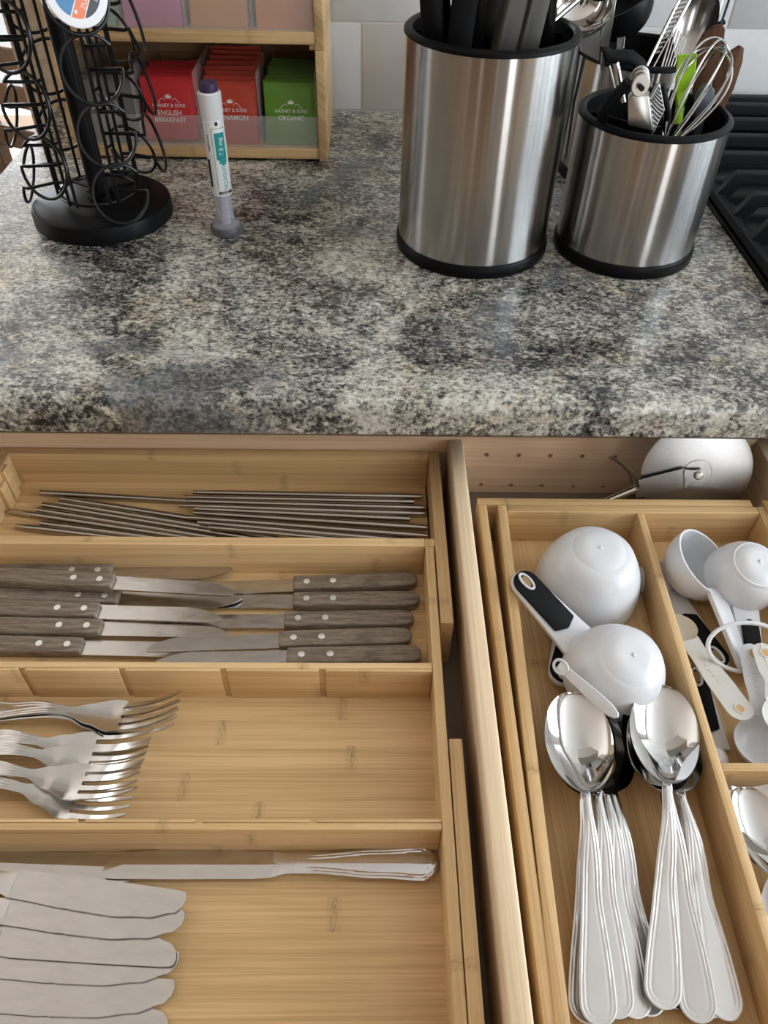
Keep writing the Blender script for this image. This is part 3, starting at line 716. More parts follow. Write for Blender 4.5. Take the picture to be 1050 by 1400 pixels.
# ================================================================ MEASURING CUPS AND SPOONS
def cup_body(r, h, th_=.0016):
    outp = [(r*u, h*max(0, 1-u**2.7)**(1/2.1) - .0009*max(0, 1-(u/.34)**2)) for u in [0, .1, .2, .28, .36, .45, .54, .63, .71, .78, .84, .89, .93, .96, .98, .993, 1.0]]
    inp = [(r-th_, 0), (r*.975-th_, h*.15), (r*.94-th_, h*.42), (r*.86-th_, h*.66), (r*.72-th_, h*.85), (r*.5, h-.004), (0, h-.004)]
    return MB().lathe(outp+inp, 64)
def cup_thing(name, label, r, h, hl, M, group, grip=True, cat='measuring cup', hw=.0105, gs=.13):
    # cup upside down, rim at z 0, handle along +x from the rim
    t = thing(name, label, cat, M, group)
    cup_body(r, h).build('bowl', M_WHITE, t)
    MB().ball((0, 0, h-.0008), .0016, 10, sz=.6).build('moulding_nub', M_WHITE, t)
    def strip(x0, x1, w0, w1, z0, z1, name, m, par, tipr=True):
        pts = [(x0, -w0), (lerp([(0, x0), (1, x1)], .25), -w0*.80-w1*.2)] + [(x1-w1+w1*sin(a), -w1*cos(a)) for a in lin(0, pi, 11)] if tipr else [(x0, -w0), (x1, -w1), (x1, w1)]
        pts += [(lerp([(0, x0), (1, x1)], .25), w0*.80+w1*.2), (x0, w0)] if tipr else [(x0, w0)]
        return MB().flat(pts, z0, z1).bevel(.0010, 2).build(name, m, par)
    k = strip(r*.80, r+hl, hw*1.5, hw, .0002, .0042, 'handle', M_WHITE, t)
    if grip:
        gp = MB(); x0, x1 = r+hl*gs, r+hl-.0012; w_ = hw-.0005
        gp.flat([(x0+.004, -w_)] + [(x1-w_+w_*sin(a), -w_*cos(a)) for a in lin(0, pi, 11)] + [(x0+.004, w_), (x0, 0)], .0043, .0068).bevel(.0010, 2)
        g_ = gp.build('grip', M_BLACKM, t); g_['label'] = 'matt black rubber grip'
        lp = [(r+hl-.0105+.0052*cos(a)*1.35, .0034*sin(a), .0072) for a in lin(0, 2*pi, 25)[:-1]]
        MB().tube(lp, .0010, 6, True).build('hanging_hole', M_WHITE, t)
        MB().lathe([(0, 0), (.0030, 0), (.0030, .0004), (0, .0004)], 16, (r+hl-.0105, 0, .0068), sx=1.5).build('hole_inside', plain('tan_hole', (.30, .19, .09), .7) if 'tan_hole' not in bpy.data.materials else bpy.data.materials['tan_hole'], g_)
    return t
def tiltM(p, xdir, up): return frame(p, xdir, up)
mc = 'white measuring cups with black grips'
# big cup upside down at the back
pA = at(803, 792, -.100); pA.z = ZFL+.006
cup_thing('measuring_cup', 'largest white measuring cup, upside down against the back wall of its compartment', .0405, .052, .054, tiltM(pA, at(770, 942, -.113)-at(806, 800, -.113), (.03, -.03, 1)), mc)
pB = at(838, 912, -.090)
aB = at(706, 787, -.078); d = aB-Vector((pB.x, pB.y, -.101))
cup_thing('measuring_cup', 'smaller upside-down white measuring cup, black grip pointing back to the left tray wall', .0345, .042, .063, tiltM(Vector((pB.x, pB.y, -.103)), d, (.05, -.08, 1)), mc)
# thin white strip handle wedged under the second cup
t = thing('measuring_scoop', 'thin white plastic handle strip slanting down under the second upside-down cup', 'measuring scoop', frame(at(770, 914, -.076), at(842, 978, -.072)-at(770, 914, -.076), (-0.35, -.55, .6)), None)
MB().flat([(-.004, -.0030), (.010, -.0034), (.030, -.0042), (.041, -.0038), (.046, -.0022), (.0475, 0), (.046, .0022), (.041, .0038), (.030, .0042), (.010, .0034), (-.004, .0030)], -.0012, .0012).bevel(.0008, 2).build('handle', M_WHITE, t)
MB().tube([(-.0015+.0055*cos(a), .0042*sin(a), .0012) for a in lin(0, 2*pi, 21)[:-1]], .0011, 6, True).build('hanging_hole', M_WHITE, t)
# cup lying on its side, mouth to the right
c0 = at(966, 768, -.082)
cup_thing('measuring_cup', 'small white measuring cup on its side with its open mouth showing, behind the long divider', .0285, .030, .060, frame(c0, at(1014, 905, -.112)-at(974, 800, -.098), (-.50, .16, -.85)), mc, grip=False, hw=.0065)
c1 = at(1013, 786, -.088)
cup_thing('measuring_cup', 'white measuring cup lying face down over the open-mouthed one at the right edge', .0275, .032, .055, frame(Vector((c1.x, c1.y, -.094)), at(1030, 905, -.108)-at(1013, 800, -.094), (.12, -.16, 1)), mc, hw=.0072)
# tool with black grip along the long divider
a, b = at(912, 800, -.104), at(1000, 912, -.100)
cup_thing('measuring_cup', 'white measuring cup hidden behind the long divider, black grip slanting to the white ring', .016, .018, .074, frame(Vector((a.x-.004, a.y+.012, -.116)), (b-a), (0, 0, 1)), mc, hw=.0095, gs=.30)
a, b = at(976, 1018, -.112), at(950, 905, -.112)
cup_thing('measuring_cup', 'white measuring cup half under the long divider, black grip pointing to the back', .010, .012, .062, frame(Vector((a.x-.003, a.y-.010, -.117)), (b-a), (0, 0, 1)), mc, hw=.0088)

# measuring spoons on a white ring
ms = 'white measuring spoons on a ring'
def mspoon(tip, end, zt, zh, bl, bw, dep, L0, label, m, up=(0, 0, 1)):
    a, b = at(tip[0], tip[1], zt), at(end[0], end[1], zh); L = (b-a).length; e = .0095*L0
    t = thing('measuring_spoon', label, 'measuring spoon', frame(a, b-a, up), ms)
    def hw(x):
        h = lerp([(bl-.002, bw*.32), (bl+.012, e*.80), (L*.7, e), (L-e, e)], x)
        if x > L-e: h = e*sqrt(max(.0004, 1-((x-L+e)/e)**2))
        if x < bl: h = max(h if x > bl*.9 else 0, bw/2*sqrt(max(.0004, 1-(2*x/bl-1)**2)))
        return h
    def zt_(x, y, wd, t_):
        if x < bl: gq = max(0, 1-(2*x/bl-1)**2); return -dep*gq**.5*(1-min(1, abs(y)/(bw/2*max(.1, sqrt(gq))))**3)
        return .0004*(1-t_*t_)
    ribbon(sorted(set([bl*(1-cos(pi*i/24))/2 for i in range(25)]+lin(bl+.001, L-e, 16)+[L-e+e*sin(pi/2*i/8) for i in range(1, 9)])), hw, zt_, lambda x: .0020, TS[::2]).build('spoon_body', m, t)
    MB().tube([(L-.0085+.0030*cos(q)*1.2, .0030*sin(q), .0005) for q in lin(0, 2*pi, 19)[:-1]], .0007, 6, True).build('hole_rim', m, t)
    MB().lathe([(0, .0004), (.0028, .0004), (.0028, .0009), (0, .0009)], 16, (L-.0085, 0, 0), sx=1.2).build('hanging_hole', M_BX, t)
    for i in range(5):               # moulded characters on the shaft
        MB().box(bl+.016+.0052*i, bl+.0192+.0052*i, -.0016, .0016, .0003, .0007).build('moulded_mark', m, t)
    return t
mspoon((916, 840), (1022, 984), -.100, -.090, .026, .026, .008, .95, 'cream measuring spoon laid slanting across a black grip, hole at its near end', M_OFFWH)
mspoon((1053, 1052), (1026, 880), -.098, -.090, .036, .040, .014, .85, 'largest white measuring spoon with deep round bowl at the right edge', M_WHITE)
mspoon((1085, 1010), (1041, 879), -.086, -.084, .030, .030, .009, .85, 'white measuring spoon at the photo edge with a hole by the ring', M_OFFWH)
cR = at(1022, 885, -.088); rr = .0225
ring = MB().tube([(rr*cos(q)*1.25, rr*.62*sin(q), .010*sin(q)) for q in lin(0, 2*pi, 41)[:-1]], .0016, 8, True).build('key_ring', M_WHITE)
ring.location = cR; tag(ring, 'white plastic ring holding the measuring spoons together', 'ring')

# ================================================================ PIZZA CUTTER
hub = aty(952, 647, .476)
Mpc = frame(hub, (.985, .03, .20), (.05, -.93, .36))
pc = thing('pizza_cutter', 'large steel pizza wheel leaning against the drilled back panel', 'pizza cutter', Mpc)
RW = .0465
MB().lathe([(0, -.0005), (RW-.004, -.0005), (RW, -.0001), (RW, .0001), (RW-.004, .0006), (.0125, .0006), (.0122, .0003), (.0118, .0006), (0, .0006)], 72).build('wheel', M_SATIN, pc)
MB().lathe([(0, .0076), (.0026, .0074), (.0036, .0064), (.0038, .0012), (0, .0012)], 24).build('rivet', M_DULL, pc)
MB().lathe([(.0002, .0008), (.0118, .0008), (.0120, .0012), (.0002, .0012)], 40).build('washer', M_SATIN, pc)
MB().flat([(-.052, -.0125), (-.012, -.0105), (-.006, -.0060), (.0035, -.0058), (.0062, -.001), (.0035, .0048), (-.006, .0058), (-.012, .0082), (-.052, .0040)], .0040, .0048).bevel(.0003, 1).build('arm', M_SATIN, pc)
MB().box(-.0118, -.0100, -.0100, .0070, .0010, .0064).build('arm_step', M_BLADE, pc)
th_ = [(-.052, .0, .004), (-.054, .008, .010), (-.058, .018, .014), (-.066, .028, .016), (-.073, .034, .016)]
rows = [[(x, y, z), (x+.002, y, z+.0012), (x+.002, y-.0, z-.010), (x, y, z-.012)] for x, y, z in th_]
mb = MB(); mb.tube([(x, y, z) for x, y, z in th_], .0045, 8, flat=.25); mb.build('thumb_guard', M_DULL, pc)
MB().tube([(-.050, -.005, .0015), (-.085, -.016, .001), (-.120, -.028, 0)], .0036, 12).build('handle', M_CHROME, pc)
# ================================================================ STEEL CANISTERS
def canister(label, c, r, zt, grp, kind):
    t = thing('utensil_canister', label, 'canister', Vector((c[0], c[1], 0)), grp)
    MB().lathe([(0, 0), (r+.0012, 0), (r+.0020, .0012), (r+.0020, .0105), (r+.0008, .0120), (0, .0120)], 96).build('base_ring', M_BLACKP, t)
    MB().lathe([(r-.001, .0122), (r, .0123), (r, zt-.0004), (r-.0012, zt)], 128).build('steel_sleeve', M_BRUSH, t)
    MB().lathe([(r-.0068, zt-.0055), (r-.0060, zt+.0030), (r-.004, zt+.0048), (r-.001, zt+.0046), (r+.0012, zt+.0028), (r+.0014, zt+.0006), (r-.0015, zt+.0001)], 96).build('rim', M_BLACKP, t)
    MB().lathe([(r-.0062, zt-.005), (r-.0064, .016), (0, .0145)], 64).build('liner', M_BLACKM, t)
    if kind == 'divided':
        for a in (20, 140, 260):
            MB().box(0, r-.0066, -.0009, .0009, .016, zt-.010).move(Matrix.Rotation(R(a), 4, 'Z')).build('inner_divider', M_BLACKP, t)
    elif kind == 'knife':
        MB().box(-(r-.008), r-.008, .020, .0216, .016, zt-.004).build('inner_divider', M_BLACKP, t)
        for k in range(7): MB().box(-.042+.012*k, -.038+.012*k, -(r-.016), -(r-.018), .10, zt-.006).build('slot_rib', M_BLACKP, t)
    return t
cg = 'steel utensil canisters'
BC, SCN, RC = (.0988, .7312), (.2500, .7275), (.2840, .9150)
canister('tall brushed-steel canister full of black knife handles, largest of the three', BC, .0725, .1838, cg, 'knife')
canister('short brushed-steel canister beside the hob holding the whisk and garlic press', SCN, .0660, .1225, cg, 'divided')
canister('brushed-steel canister at the back wall, half hidden behind the two others', RC, .0660, .1225, cg, 'divided')

# --- knives standing in the tall canister, handles up
kg = 'black-handled knives in the tall canister'
def blk_knife(bpx, tpx, y, w, d, label, m=M_BLACKP, rivets=0, blade=True, turn=0.0, yt=None):
    a = aty(bpx[0], bpx[1], y); b = aty(tpx[0], tpx[1], y if yt is None else yt); v = (b-a).normalized()
    a = a - v*.012; L = .115
    M = frame(a, v, (sin(turn), -cos(turn), 0))
    t = thing('kitchen_knife', label, 'knife', M, kg)
    pts = [(0, -w*.42), (.012, -w*.46), (.055, -w*.40), (.095, -w*.5), (.112, -w*.52), (L, -w*.30), (L, w*.35), (.110, w*.5), (.06, w*.5), (.012, w*.48), (0, w*.45)]
    MB().flat(pts, -d/2, d/2).bevel(min(w, d)*.17, 2).build('handle', m, t)
    MB().flat([(-.008, -w*.36), (.0002, -w*.40), (.0002, w*.42), (-.008, w*.38)], -d*.42, d*.42).build('bolster', M_DULL if rivets else M_BLACKG, t)
    if blade: MB().flat([(-.105, -w*.02), (-.085, -w*.30), (-.0078, -w*.34), (-.0078, w*.34), (-.060, w*.34)], -.0008, .0008).build('blade', M_BLADE, t)
    for k in range(rivets):
        MB().lathe([(0, d/2), (.0028, d/2), (.0026, d/2+.0004), (0, d/2+.0005)], 14, (.03+.03*k, 0, 0)).build('rivet', M_DULL, t)
    return t
blk_knife((592, 52), (590, 0), .712, .019, .013, 'leftmost black knife handle in the tall canister, wide and upright')
blk_knife((606, 50), (604, 0), .735, .016, .012, 'black knife handle second from the left in the tall canister, with a grey edge', M_BLACKG)
blk_knife((628, 60), (637, 0), .705, .021, .016, 'curved matt black knife handle leaning right, third from the left in the tall canister', M_BLACKM)
blk_knife((650, 62), (655, 0), .722, .013, .013, 'slim black knife handle left of the grey steel handle in the tall canister')
blk_knife((670, 28), (675, 0), .752, .022, .011, 'flat grey steel knife handle in the middle of the tall canister', M_DULL)
blk_knife((690, 63), (705, 0), .703, .020, .015, 'grey-faced black knife handle leaning right, left one of the leaning pair', M_GREYK, 0, True, .35)
blk_knife((719, 63), (735, 0), .706, .019, .015, 'grey-faced black knife handle leaning right, right one of the leaning pair', M_GREYK, 0, True, .35)
blk_knife((745, 62), (750, 0), .722, .014, .014, 'rightmost black knife handle in the tall canister, upright', M_BLACKG)
sc_ = thing('kitchen_scissors', 'kitchen scissors with thin steel shank standing at the right inside the tall canister', 'scissors', (0, 0, 0))
p0, p1 = aty(756, 30, .745), aty(800, -8, .775)
MB().tube([p0-(p1-p0)*.8, p0, p1], .0022, 8).build('steel_shank', M_CHROME, sc_)
MB().tube([p1+Vector((.012+.012*cos(q), .0, .012+.014*sin(q))) for q in lin(0, 2*pi, 21)[:-1]], .0035, 8, True).build('finger_loop', M_BLACKP, sc_)

# --- utensils in the back canister
def rod(mb, pts, r, n=10, flat=1.0): return mb.tube(pts, r, n, False, flat)
ld = thing('ladle', 'round steel ladle bowl peeping out over the tall canister', 'ladle', aty(792, -2, .885))
rr = .036
MB().lathe([(rr*sin(q), -rr*cos(q)) for q in lin(0.0, pi/2, 12)] + [((rr-.0012)*sin(q), -(rr-.0012)*cos(q)) for q in lin(pi/2, 0, 12)], 40).move(Matrix.Rotation(R(35), 4, 'X')).build('bowl', M_CHROME, ld)
MB().tube([(.012, .018, -.028), (.014, .022, -.10), (.012, .02, -.16)], .003, 8).build('handle', M_CHROME, ld)
a = aty(843, 14, .875)
pl = thing('potato_masher', 'tall flat steel tool with folded shiny plate left of the black ladle', 'masher', (0, 0, 0))
q0, q1, q2, q3 = aty(796, 55, .868), aty(836, 10, .868), aty(838, -25, .868), aty(822, 78, .868)
MB().extr([aty(792, 50, .866), aty(822, 30, .866), aty(819, 84, .866), aty(794, 70, .866)], (0, .0016, 0)).build('plate', M_SOFT, pl)
MB().extr([aty(824, 28, .868), aty(837, 12, .868), aty(839, -20, .868), aty(846, -20, .868), aty(833, 64, .868), aty(821, 64, .868)], (0, .0020, 0)).bevel(.0004, 1).build('shank', M_SOFT, pl)
MB().tube([aty(797, 46, .862), aty(812, 34, .862), aty(821, 31, .862), aty(820, 38, .862), aty(799, 49, .862)], .0015, 8).build('wire', M_CHROME, pl)
MB().tube([aty(826, 70, .87), aty(822, 130, .88)], .003, 8).build('handle', M_CHROME, pl)
bl = thing('black_ladle', 'black nylon ladle with pouring lip beside the shiny steel tools', 'ladle', (0, 0, 0))
c = aty(846, 4, .905)
MB().lathe([(.034*sin(q), -.034*cos(q)) for q in lin(0.0, pi/2, 12)] + [(.0322*sin(q), -.0322*cos(q)) for q in lin(pi/2, 0, 12)], 32, a0=0).move(Matrix.Translation(c)@Matrix.Rotation(R(-28), 4, 'Y')@Matrix.Scale(1.0, 4)).build('bowl', M_BLACKP, bl)
MB().tube([aty(848, 30, .905), aty(866, 25, .905), aty(880, 12, .905), aty(888, -8, .905)], [.006, .0075, .006, .004], 12).build('lip', M_BLACKP, bl)
MB().tube([c+Vector((-.004, .0, -.03)), c+Vector((-.006, .004, -.16))], .0042, 10).build('handle', M_BLACKP, bl)
co = thing('can_opener', 'small steel bar end standing just right of the masher in the back canister', 'can opener', (0, 0, 0))
MB().extr([aty(846, 42, .882), aty(851, 38, .882), aty(855, 40, .882), aty(849, 76, .882), aty(841, 76, .882)], (0, .002, 0)).bevel(.0004, 1).build('shank', M_CHROME, co)
MB().tube([aty(855, 38, .883), aty(851, 72, .883), aty(848, 120, .883)], .0012, 8).build('edge_wire', M_CHROME, co)
MB().tube([aty(845, 76, .883), aty(843, 150, .883)], .003, 8).build('handle', M_CHROME, co)
tg_ = thing('tongs', 'steel tongs with a ladder of slots leaning right out of the back canister', 'tongs', (0, 0, 0))
for (A, B) in (((889, 80), (934, -12)), ((899, 82), (949, -12))):
    p, q = aty(A[0], A[1], .872), aty(B[0], B[1], .90); MB().tube([p-(q-p)*.4, p, q], .0017, 8).build('side_rail', M_CHROME, tg_)
for k in range(14):
    s = k/14+.06; p = aty(889+45*s, 80-92*s, .872+.028*s); q = aty(899+50*s, 80-92*s-4, .872+.028*s); MB().tube([p, q], .0012, 6).build('rung', M_DULL, tg_)
sk_ = thing('slotted_spoon', 'shiny steel spoon bowl with a pale highlight above the lime brush', 'spoon', (0, 0, 0))
c = aty(952, 38, .895); ax = (aty(966, -2, .90)-aty(938, 78, .89)).normalized()
spm = MB(); rows = []
M_ = frame(c-ax*.034, ax, (-.35, -.8, .3))
for i in range(15):
    u = i/14; wd = .019*sqrt(max(.002, 1-(2*u-1)**2)); rows.append([(u*.068, wd*t, -.010*(1-(2*u-1)**2)*(1-t*t)) for t in lin(-1, 1, 13)])
low = [[(x, y, z-.0012) for x, y, z in r_] for r_ in rows]
spm.shell(rows, low).move(M_); spm.build('bowl', M_FINE, sk_)
MB().tube([c-ax*.033, c-ax*.09, c-ax*.13], .0030, 8).build('handle', M_CHROME, sk_)
tf = thing('slotted_turner', 'black and steel slotted turner leaning far right behind the wooden spatula', 'turner', (0, 0, 0))
for k in range(5):
    A, B = (957+7*k, 40-6*k*.2), (968+8*k, -10); p, q = aty(A[0], A[1], .905), aty(B[0], B[1], .92); MB().tube([p, q], .0022, 6, flat=.5).build('tine', M_CHROME if k % 2 else M_BLACKG, tf)
MB().tube([aty(956, 44, .905), aty(990, 30, .912)], .0026, 8).build('crossbar', M_BLACKG, tf)
MB().tube([aty(968, 40, .905), aty(925, 110, .89)], .0035, 8).build('handle', M_BLACKG, tf)
wk = thing('wire_masher', 'bunch of thin steel wires standing low in the back canister', 'whisk', (0, 0, 0))
for k in range(6):
    A, B = (905+4*k, 92), (922+3.2*k, 34+4*k); p, q = aty(A[0], A[1], .865), aty(B[0], B[1], .885); MB().tube([p-(q-p)*.5, p, q], .0011, 6).build('wire', M_CHROME, wk)

# --- utensils in the short canister
def sp_(px, py, y): return aty(px, py, y)
wh = thing('balloon_whisk', 'steel balloon whisk leaning right in the short canister', 'whisk', (0, 0, 0))
b0 = sp_(911, 196, .695); tip = sp_(990, 57, .735); ax = tip-b0; Lw = ax.length; Mw = frame(b0, ax, (0, -1, .3))
for k in range(5):
    ang = pi*k/5 + .25; pts = []
    for q in lin(0, 2*pi, 41):
        u = (1-cos(q))/2; ww = .0285*(abs(sin(q))**1.0)*(.42+.62*u)
        pts.append((Lw*u*(1-.02*k), (ww if q < pi else -ww)*cos(ang), (ww if q < pi else -ww)*sin(ang)))
    MB().tube([Mw@Vector(p) for p in pts], .00100, 7).build('wire', M_FINE, wh)
MB().tube([b0, b0-ax*.45], .007, 12).build('handle', M_CHROME, wh)
MB().tube([b0+ax*.02, b0-ax*.06], .0078, 12).build('ferrule', M_DULL, wh)
gp_ = thing('garlic_press', 'steel garlic press with a perforated face in the short canister', 'garlic press', (0, 0, 0))
Y = .682
mb = MB(); mb.extr([sp_(858, 138, Y), sp_(865, 128, Y), sp_(888, 132, Y), sp_(893, 180, Y), sp_(858, 172, Y)], (.004, .016, 0)).bevel(.0014, 2).build('chamber', M_DULL, gp_)
f0 = [sp_(889, 136, Y), sp_(902, 114, Y+.006), sp_(909, 150, Y+.012), sp_(894, 181, Y+.004)]
v1, v2 = f0[1]-f0[0], f0[3]-f0[0]; nn = v1.cross(v2).normalized(); nn = nn if nn.y < 0 else -nn
fc = MB().extr(f0, -nn*.003).build('perforated_face', M_DULL, gp_)
hb = MB()
for i in range(6):
    for j in range(11):
        u, v = (i+.6+.4*(j % 2))/6.8, (j+.7)/11.6; u = min(u, .93)
        p = f0[0]*(1-u)*(1-v)+f0[1]*u*(1-v)+f0[2]*u*v+f0[3]*(1-u)*v; e1, e2 = v1.normalized(), nn.cross(v1).normalized()
        ring_ = [p+nn*.0002+(e1*cos(2*pi*k/8)+e2*sin(2*pi*k/8))*.0011 for k in range(8)]
        hb.extr(ring_, nn*-.0012)
ho = hb.build('press_hole_plugs', M_HOLESHADE, gp_); ho['kind'] = 'stuff'  # solid dark plugs: the shade inside the holes is put into their colour
pc_ = [(sp_(876, 118, Y-.002)+Vector((.0075*cos(q), 0, .0085*sin(q)+.0005))) for q in lin(0, 2*pi, 25)[:-1]]
for k in range(3): MB().extr([p+Vector((.0008*k, .006*k, .0012*k)) for p in pc_], (0, .003, 0)).bevel(.0006, 1).build('hinge_plate', M_DULL, gp_)
MB().lathe([(0, 0), (.0022, 0), (.0022, .004), (0, .004)], 10).move(Matrix.Translation(sp_(876, 119, Y-.003))@Matrix.Rotation(pi/2, 4, 'X')).build('hinge_pin', M_BLACKG, gp_)
MB().tube([sp_(860, 112, Y+.004), sp_(838, 134, Y+.008), sp_(825, 152, Y+.016), sp_(820, 200, Y+.030)], [.006, .0062, .0058, .005], 12, flat=.7).build('handle', M_BLACKM, gp_)
MB().tube([sp_(905, 116, Y+.020), sp_(913, 156, Y+.020), sp_(906, 200, Y+.022)], .0032, 10).build('handle', M_BLACKP, gp_)
pe = thing('peeler', 'black curved-handled peeler arching over the short canister rim', 'peeler', (0, 0, 0))
Yp = .722
MB().tube([sp_(826, 66, Yp), sp_(832, 76, Yp), sp_(846, 78, Yp), sp_(862, 78, Yp), sp_(876, 88, Yp), sp_(884, 104, Yp)], [.003, .0052, .0060, .0058, .005, .004], 12, flat=.75).build('handle', M_BLACKM, pe)
MB().tube([sp_(842, 86, Yp-.003), sp_(852, 140, Yp-.010)], .0030, 10).build('steel_shank', M_CHROME, pe)
MB().tube([sp_(833, 90, Yp-.003), sp_(843, 130, Yp-.010)], .0012, 8).build('steel_wire', M_CHROME, pe)
br = thing('pastry_brush', 'lime green silicone pastry brush in the short canister', 'brush', (0, 0, 0))
Yb = .745
for k in range(9):
    u = k/8; A = (928+23*u, 75-1.5*u); B = (925+20*u, 126-6*u)
    for s in range(2):
        p, q = sp_(A[0], A[1]+2*s, Yb+.005*s), sp_(B[0], B[1], Yb+.005*s); MB().tube([q, (p+q)/2, p], [.0014, .0016, .0013], 6).build('bristle', M_LIME, br)
MB().extr([sp_(924, 120, Yb), sp_(946, 118, Yb), sp_(934, 150, Yb-.004), sp_(926, 150, Yb-.004)], (0, .007, 0)).bevel(.001, 1).build('head', M_LIME, br)
MB().tube([sp_(930, 146, Yb), sp_(922, 200, Yb-.01)], .004, 10).build('handle', M_LIME, br)
def paddle(name, label, outline, y, depth_, m, hp, cat, grp=None):
    t = thing(name, label, cat, (0, 0, 0), grp)
    MB().extr([sp_(px, py, y) for px, py in outline], (0, depth_, 0)).bevel(.0012, 2).build('blade', m, t)
    MB().tube([sp_(px, py, y+depth_/2) for px, py in hp], .0045, 10).build('handle', m, t)
    return t
paddle('wooden_spatula', 'broad dark wooden spatula behind the whisk, reaching highest', [(946, 108), (950, 70), (962, 48), (978, 36), (988, 34), (992, 40), (990, 60), (984, 90), (966, 135), (950, 140)], .775, .005, M_SWOOD, ((958, 130), (940, 210)), 'spatula', 'dark wooden spatulas')
paddle('wooden_spatula', 'narrow dark wooden spatula at the right rim of the short canister', [(972, 140), (978, 100), (998, 72), (1012, 63), (1018, 66), (1016, 84), (1004, 122), (992, 146), (980, 190), (966, 190)], .752, .005, M_SWOOD, ((982, 150), (968, 215)), 'spatula', 'dark wooden spatulas')
paddle('silicone_spatula', 'slate grey silicone spatula seen through the whisk wires', [(950, 160), (952, 134), (962, 118), (972, 116), (978, 124), (976, 142), (966, 162)], .735, .007, M_SLATE, ((957, 155), (948, 210)), 'spatula')

# ================================================================ POD CAROUSEL
CC = Vector((-.2775, .7810, 0))
cr = thing('pod_carousel', 'black wire coffee pod carousel on a round black base left of the pen', 'pod rack', CC)
MB().lathe([(0, 0), (.0680, 0), (.0695, .0015), (.0695, .0120), (.0682, .0160), (.0652, .0178), (.010, .0182), (0, .0182)], 96).build('base', M_BLACKP, cr)
MB().lathe([(0, .018), (.0095, .018), (.0095, .345), (.008, .348), (0, .349)], 32).build('pole', M_BLACKP, cr)
MB().lathe([(.0096, .0183), (.0135, .0183), (.0130, .024), (.0096, .0245)], 32).build('collar', M_BLACKG, cr)
RING = .0375
for z in (.0265, .325): MB().tube([(RING*cos(q), RING*sin(q), z) for q in lin(0, 2*pi, 49)[:-1]], .0021, 8, True).build('hoop', M_WIRE, cr)
for k in range(3):
    a = 2*pi*k/3+.5; MB().tube([(.0098*cos(a), .0098*sin(a), .0265), (RING*cos(a), RING*sin(a), .0265)], .0018, 6).build('spoke', M_WIRE, cr)
    MB().tube([(.0098*cos(a), .0098*sin(a), .325), (RING*cos(a), RING*sin(a), .325)], .0018, 6).build('spoke', M_WIRE, cr)
LEV = {}
def polar(phi, r, z, tang=0.0):
    e = Vector((sin(phi), -cos(phi), 0)); tt = Vector((cos(phi), sin(phi), 0)); return e*r + tt*tang + Vector((0, 0, z))
for col in range(6):
    phi = R(36.5 + 60*col); mir = 1 if col % 2 == 0 else -1; e = Vector((sin(phi), -cos(phi), 0)); tt = Vector((cos(phi), sin(phi), 0))*mir
    for s in (-1, 1): MB().tube([polar(phi, RING+.0022, .0245, s*.0042), polar(phi, RING+.0022, .327, s*.0042)], .0016, 7).build('upright_wire', M_WIRE, cr)
    zs = [(.0440 if col % 2 == 0 else .070) + .0533*k for k in range(5 if col % 2 else 6)]
    up = Vector((0, 0, 1))*cos(R(14)) - e*sin(R(14)); no = tt.cross(up)
    for z in zs:
        ctr = polar(phi, .0635, z); pts = []
        g0, g1 = R(38), R(-6)
        A = ctr + (tt*cos(g0)+up*sin(g0))*.0262; B = ctr + (tt*cos(g1)+up*sin(g1))*.0262
        pts.append(polar(phi, RING-.007, A.z-.004, .0062*mir)); pts.append(polar(phi, RING+.001, A.z-.004, .0062*mir)); pts.append(A - e*.004 + Vector((0, 0, -.001)))
        for q in lin(g0, g1+2*pi, 30): pts.append(ctr + (tt*cos(q)+up*sin(q))*.0262)
        pts.append(B - e*.004 + Vector((0, 0, -.001))); pts.append(polar(phi, RING+.001, B.z-.004, .0062*mir)); pts.append(polar(phi, RING-.007, B.z-.004, .0062*mir))
        MB().tube(pts, .00155, 7).build('pod_holder', M_WIRE, cr)
# the one pod, in the fourth holder of the front column
phi = R(36.5); e = Vector((sin(phi), -cos(phi), 0)); tt = Vector((cos(phi), sin(phi), 0)); up = Vector((0, 0, 1))*cos(R(14)) - e*sin(R(14)); no = e*cos(R(14)) + Vector((0, 0, sin(R(14))))
pctr = CC + polar(phi, .0635, .0475+.0533*3) + no*.0025
Mp = Matrix(((tt.x, up.x, no.x, pctr.x), (tt.y, up.y, no.y, pctr.y), (tt.z, up.z, no.z, pctr.z), (0, 0, 0, 1)))
pod = thing('coffee_pod', 'white coffee pod with blue and orange lid held in the black wire carousel', 'coffee pod', Mp)
M_PODB = plain('pod_blue_print', (0.045, 0.20, 0.42), 0.35); M_PODO = plain('pod_orange_print', (0.80, 0.20, 0.07), 0.35); M_PODK = plain('pod_black_print', (0.02, 0.02, 0.025), 0.35); M_PODW = plain('pod_white', (0.80, 0.79, 0.80), 0.35)
MB().lathe([(0, -.042), (.0165, -.042), (.0175, -.041), (.0222, -.006), (.0225, .0)], 48).build('cup', M_OFFWH, pod)
MB().lathe([(.0220, -.0004), (.0250, -.0006), (.0256, .0002), (.0250, .0010), (.0205, .0012), (0, .0012)], 64).build('lid', M_PODW, pod)
def lid_piece(x0, x1, m, nm):          # band of the printed disc between two slanted lines
    rad = .0188; pts = []
    for q in lin(0, 2*pi, 121)[:-1]:
        p = Vector((rad*cos(q), rad*sin(q), 0)); s = p.x*cos(R(34)) - p.y*sin(R(34))
        if x0 <= s <= x1: pts.append((p.x, p.y))
    if len(pts) < 3: return
    cx = sum(p[0] for p in pts)/len(pts); cy = sum(p[1] for p in pts)/len(pts); pts.sort(key=lambda p: math.atan2(p[1]-cy, p[0]-cx))
    return MB().flat(pts, .00122, .00132).build(nm, m, pod)
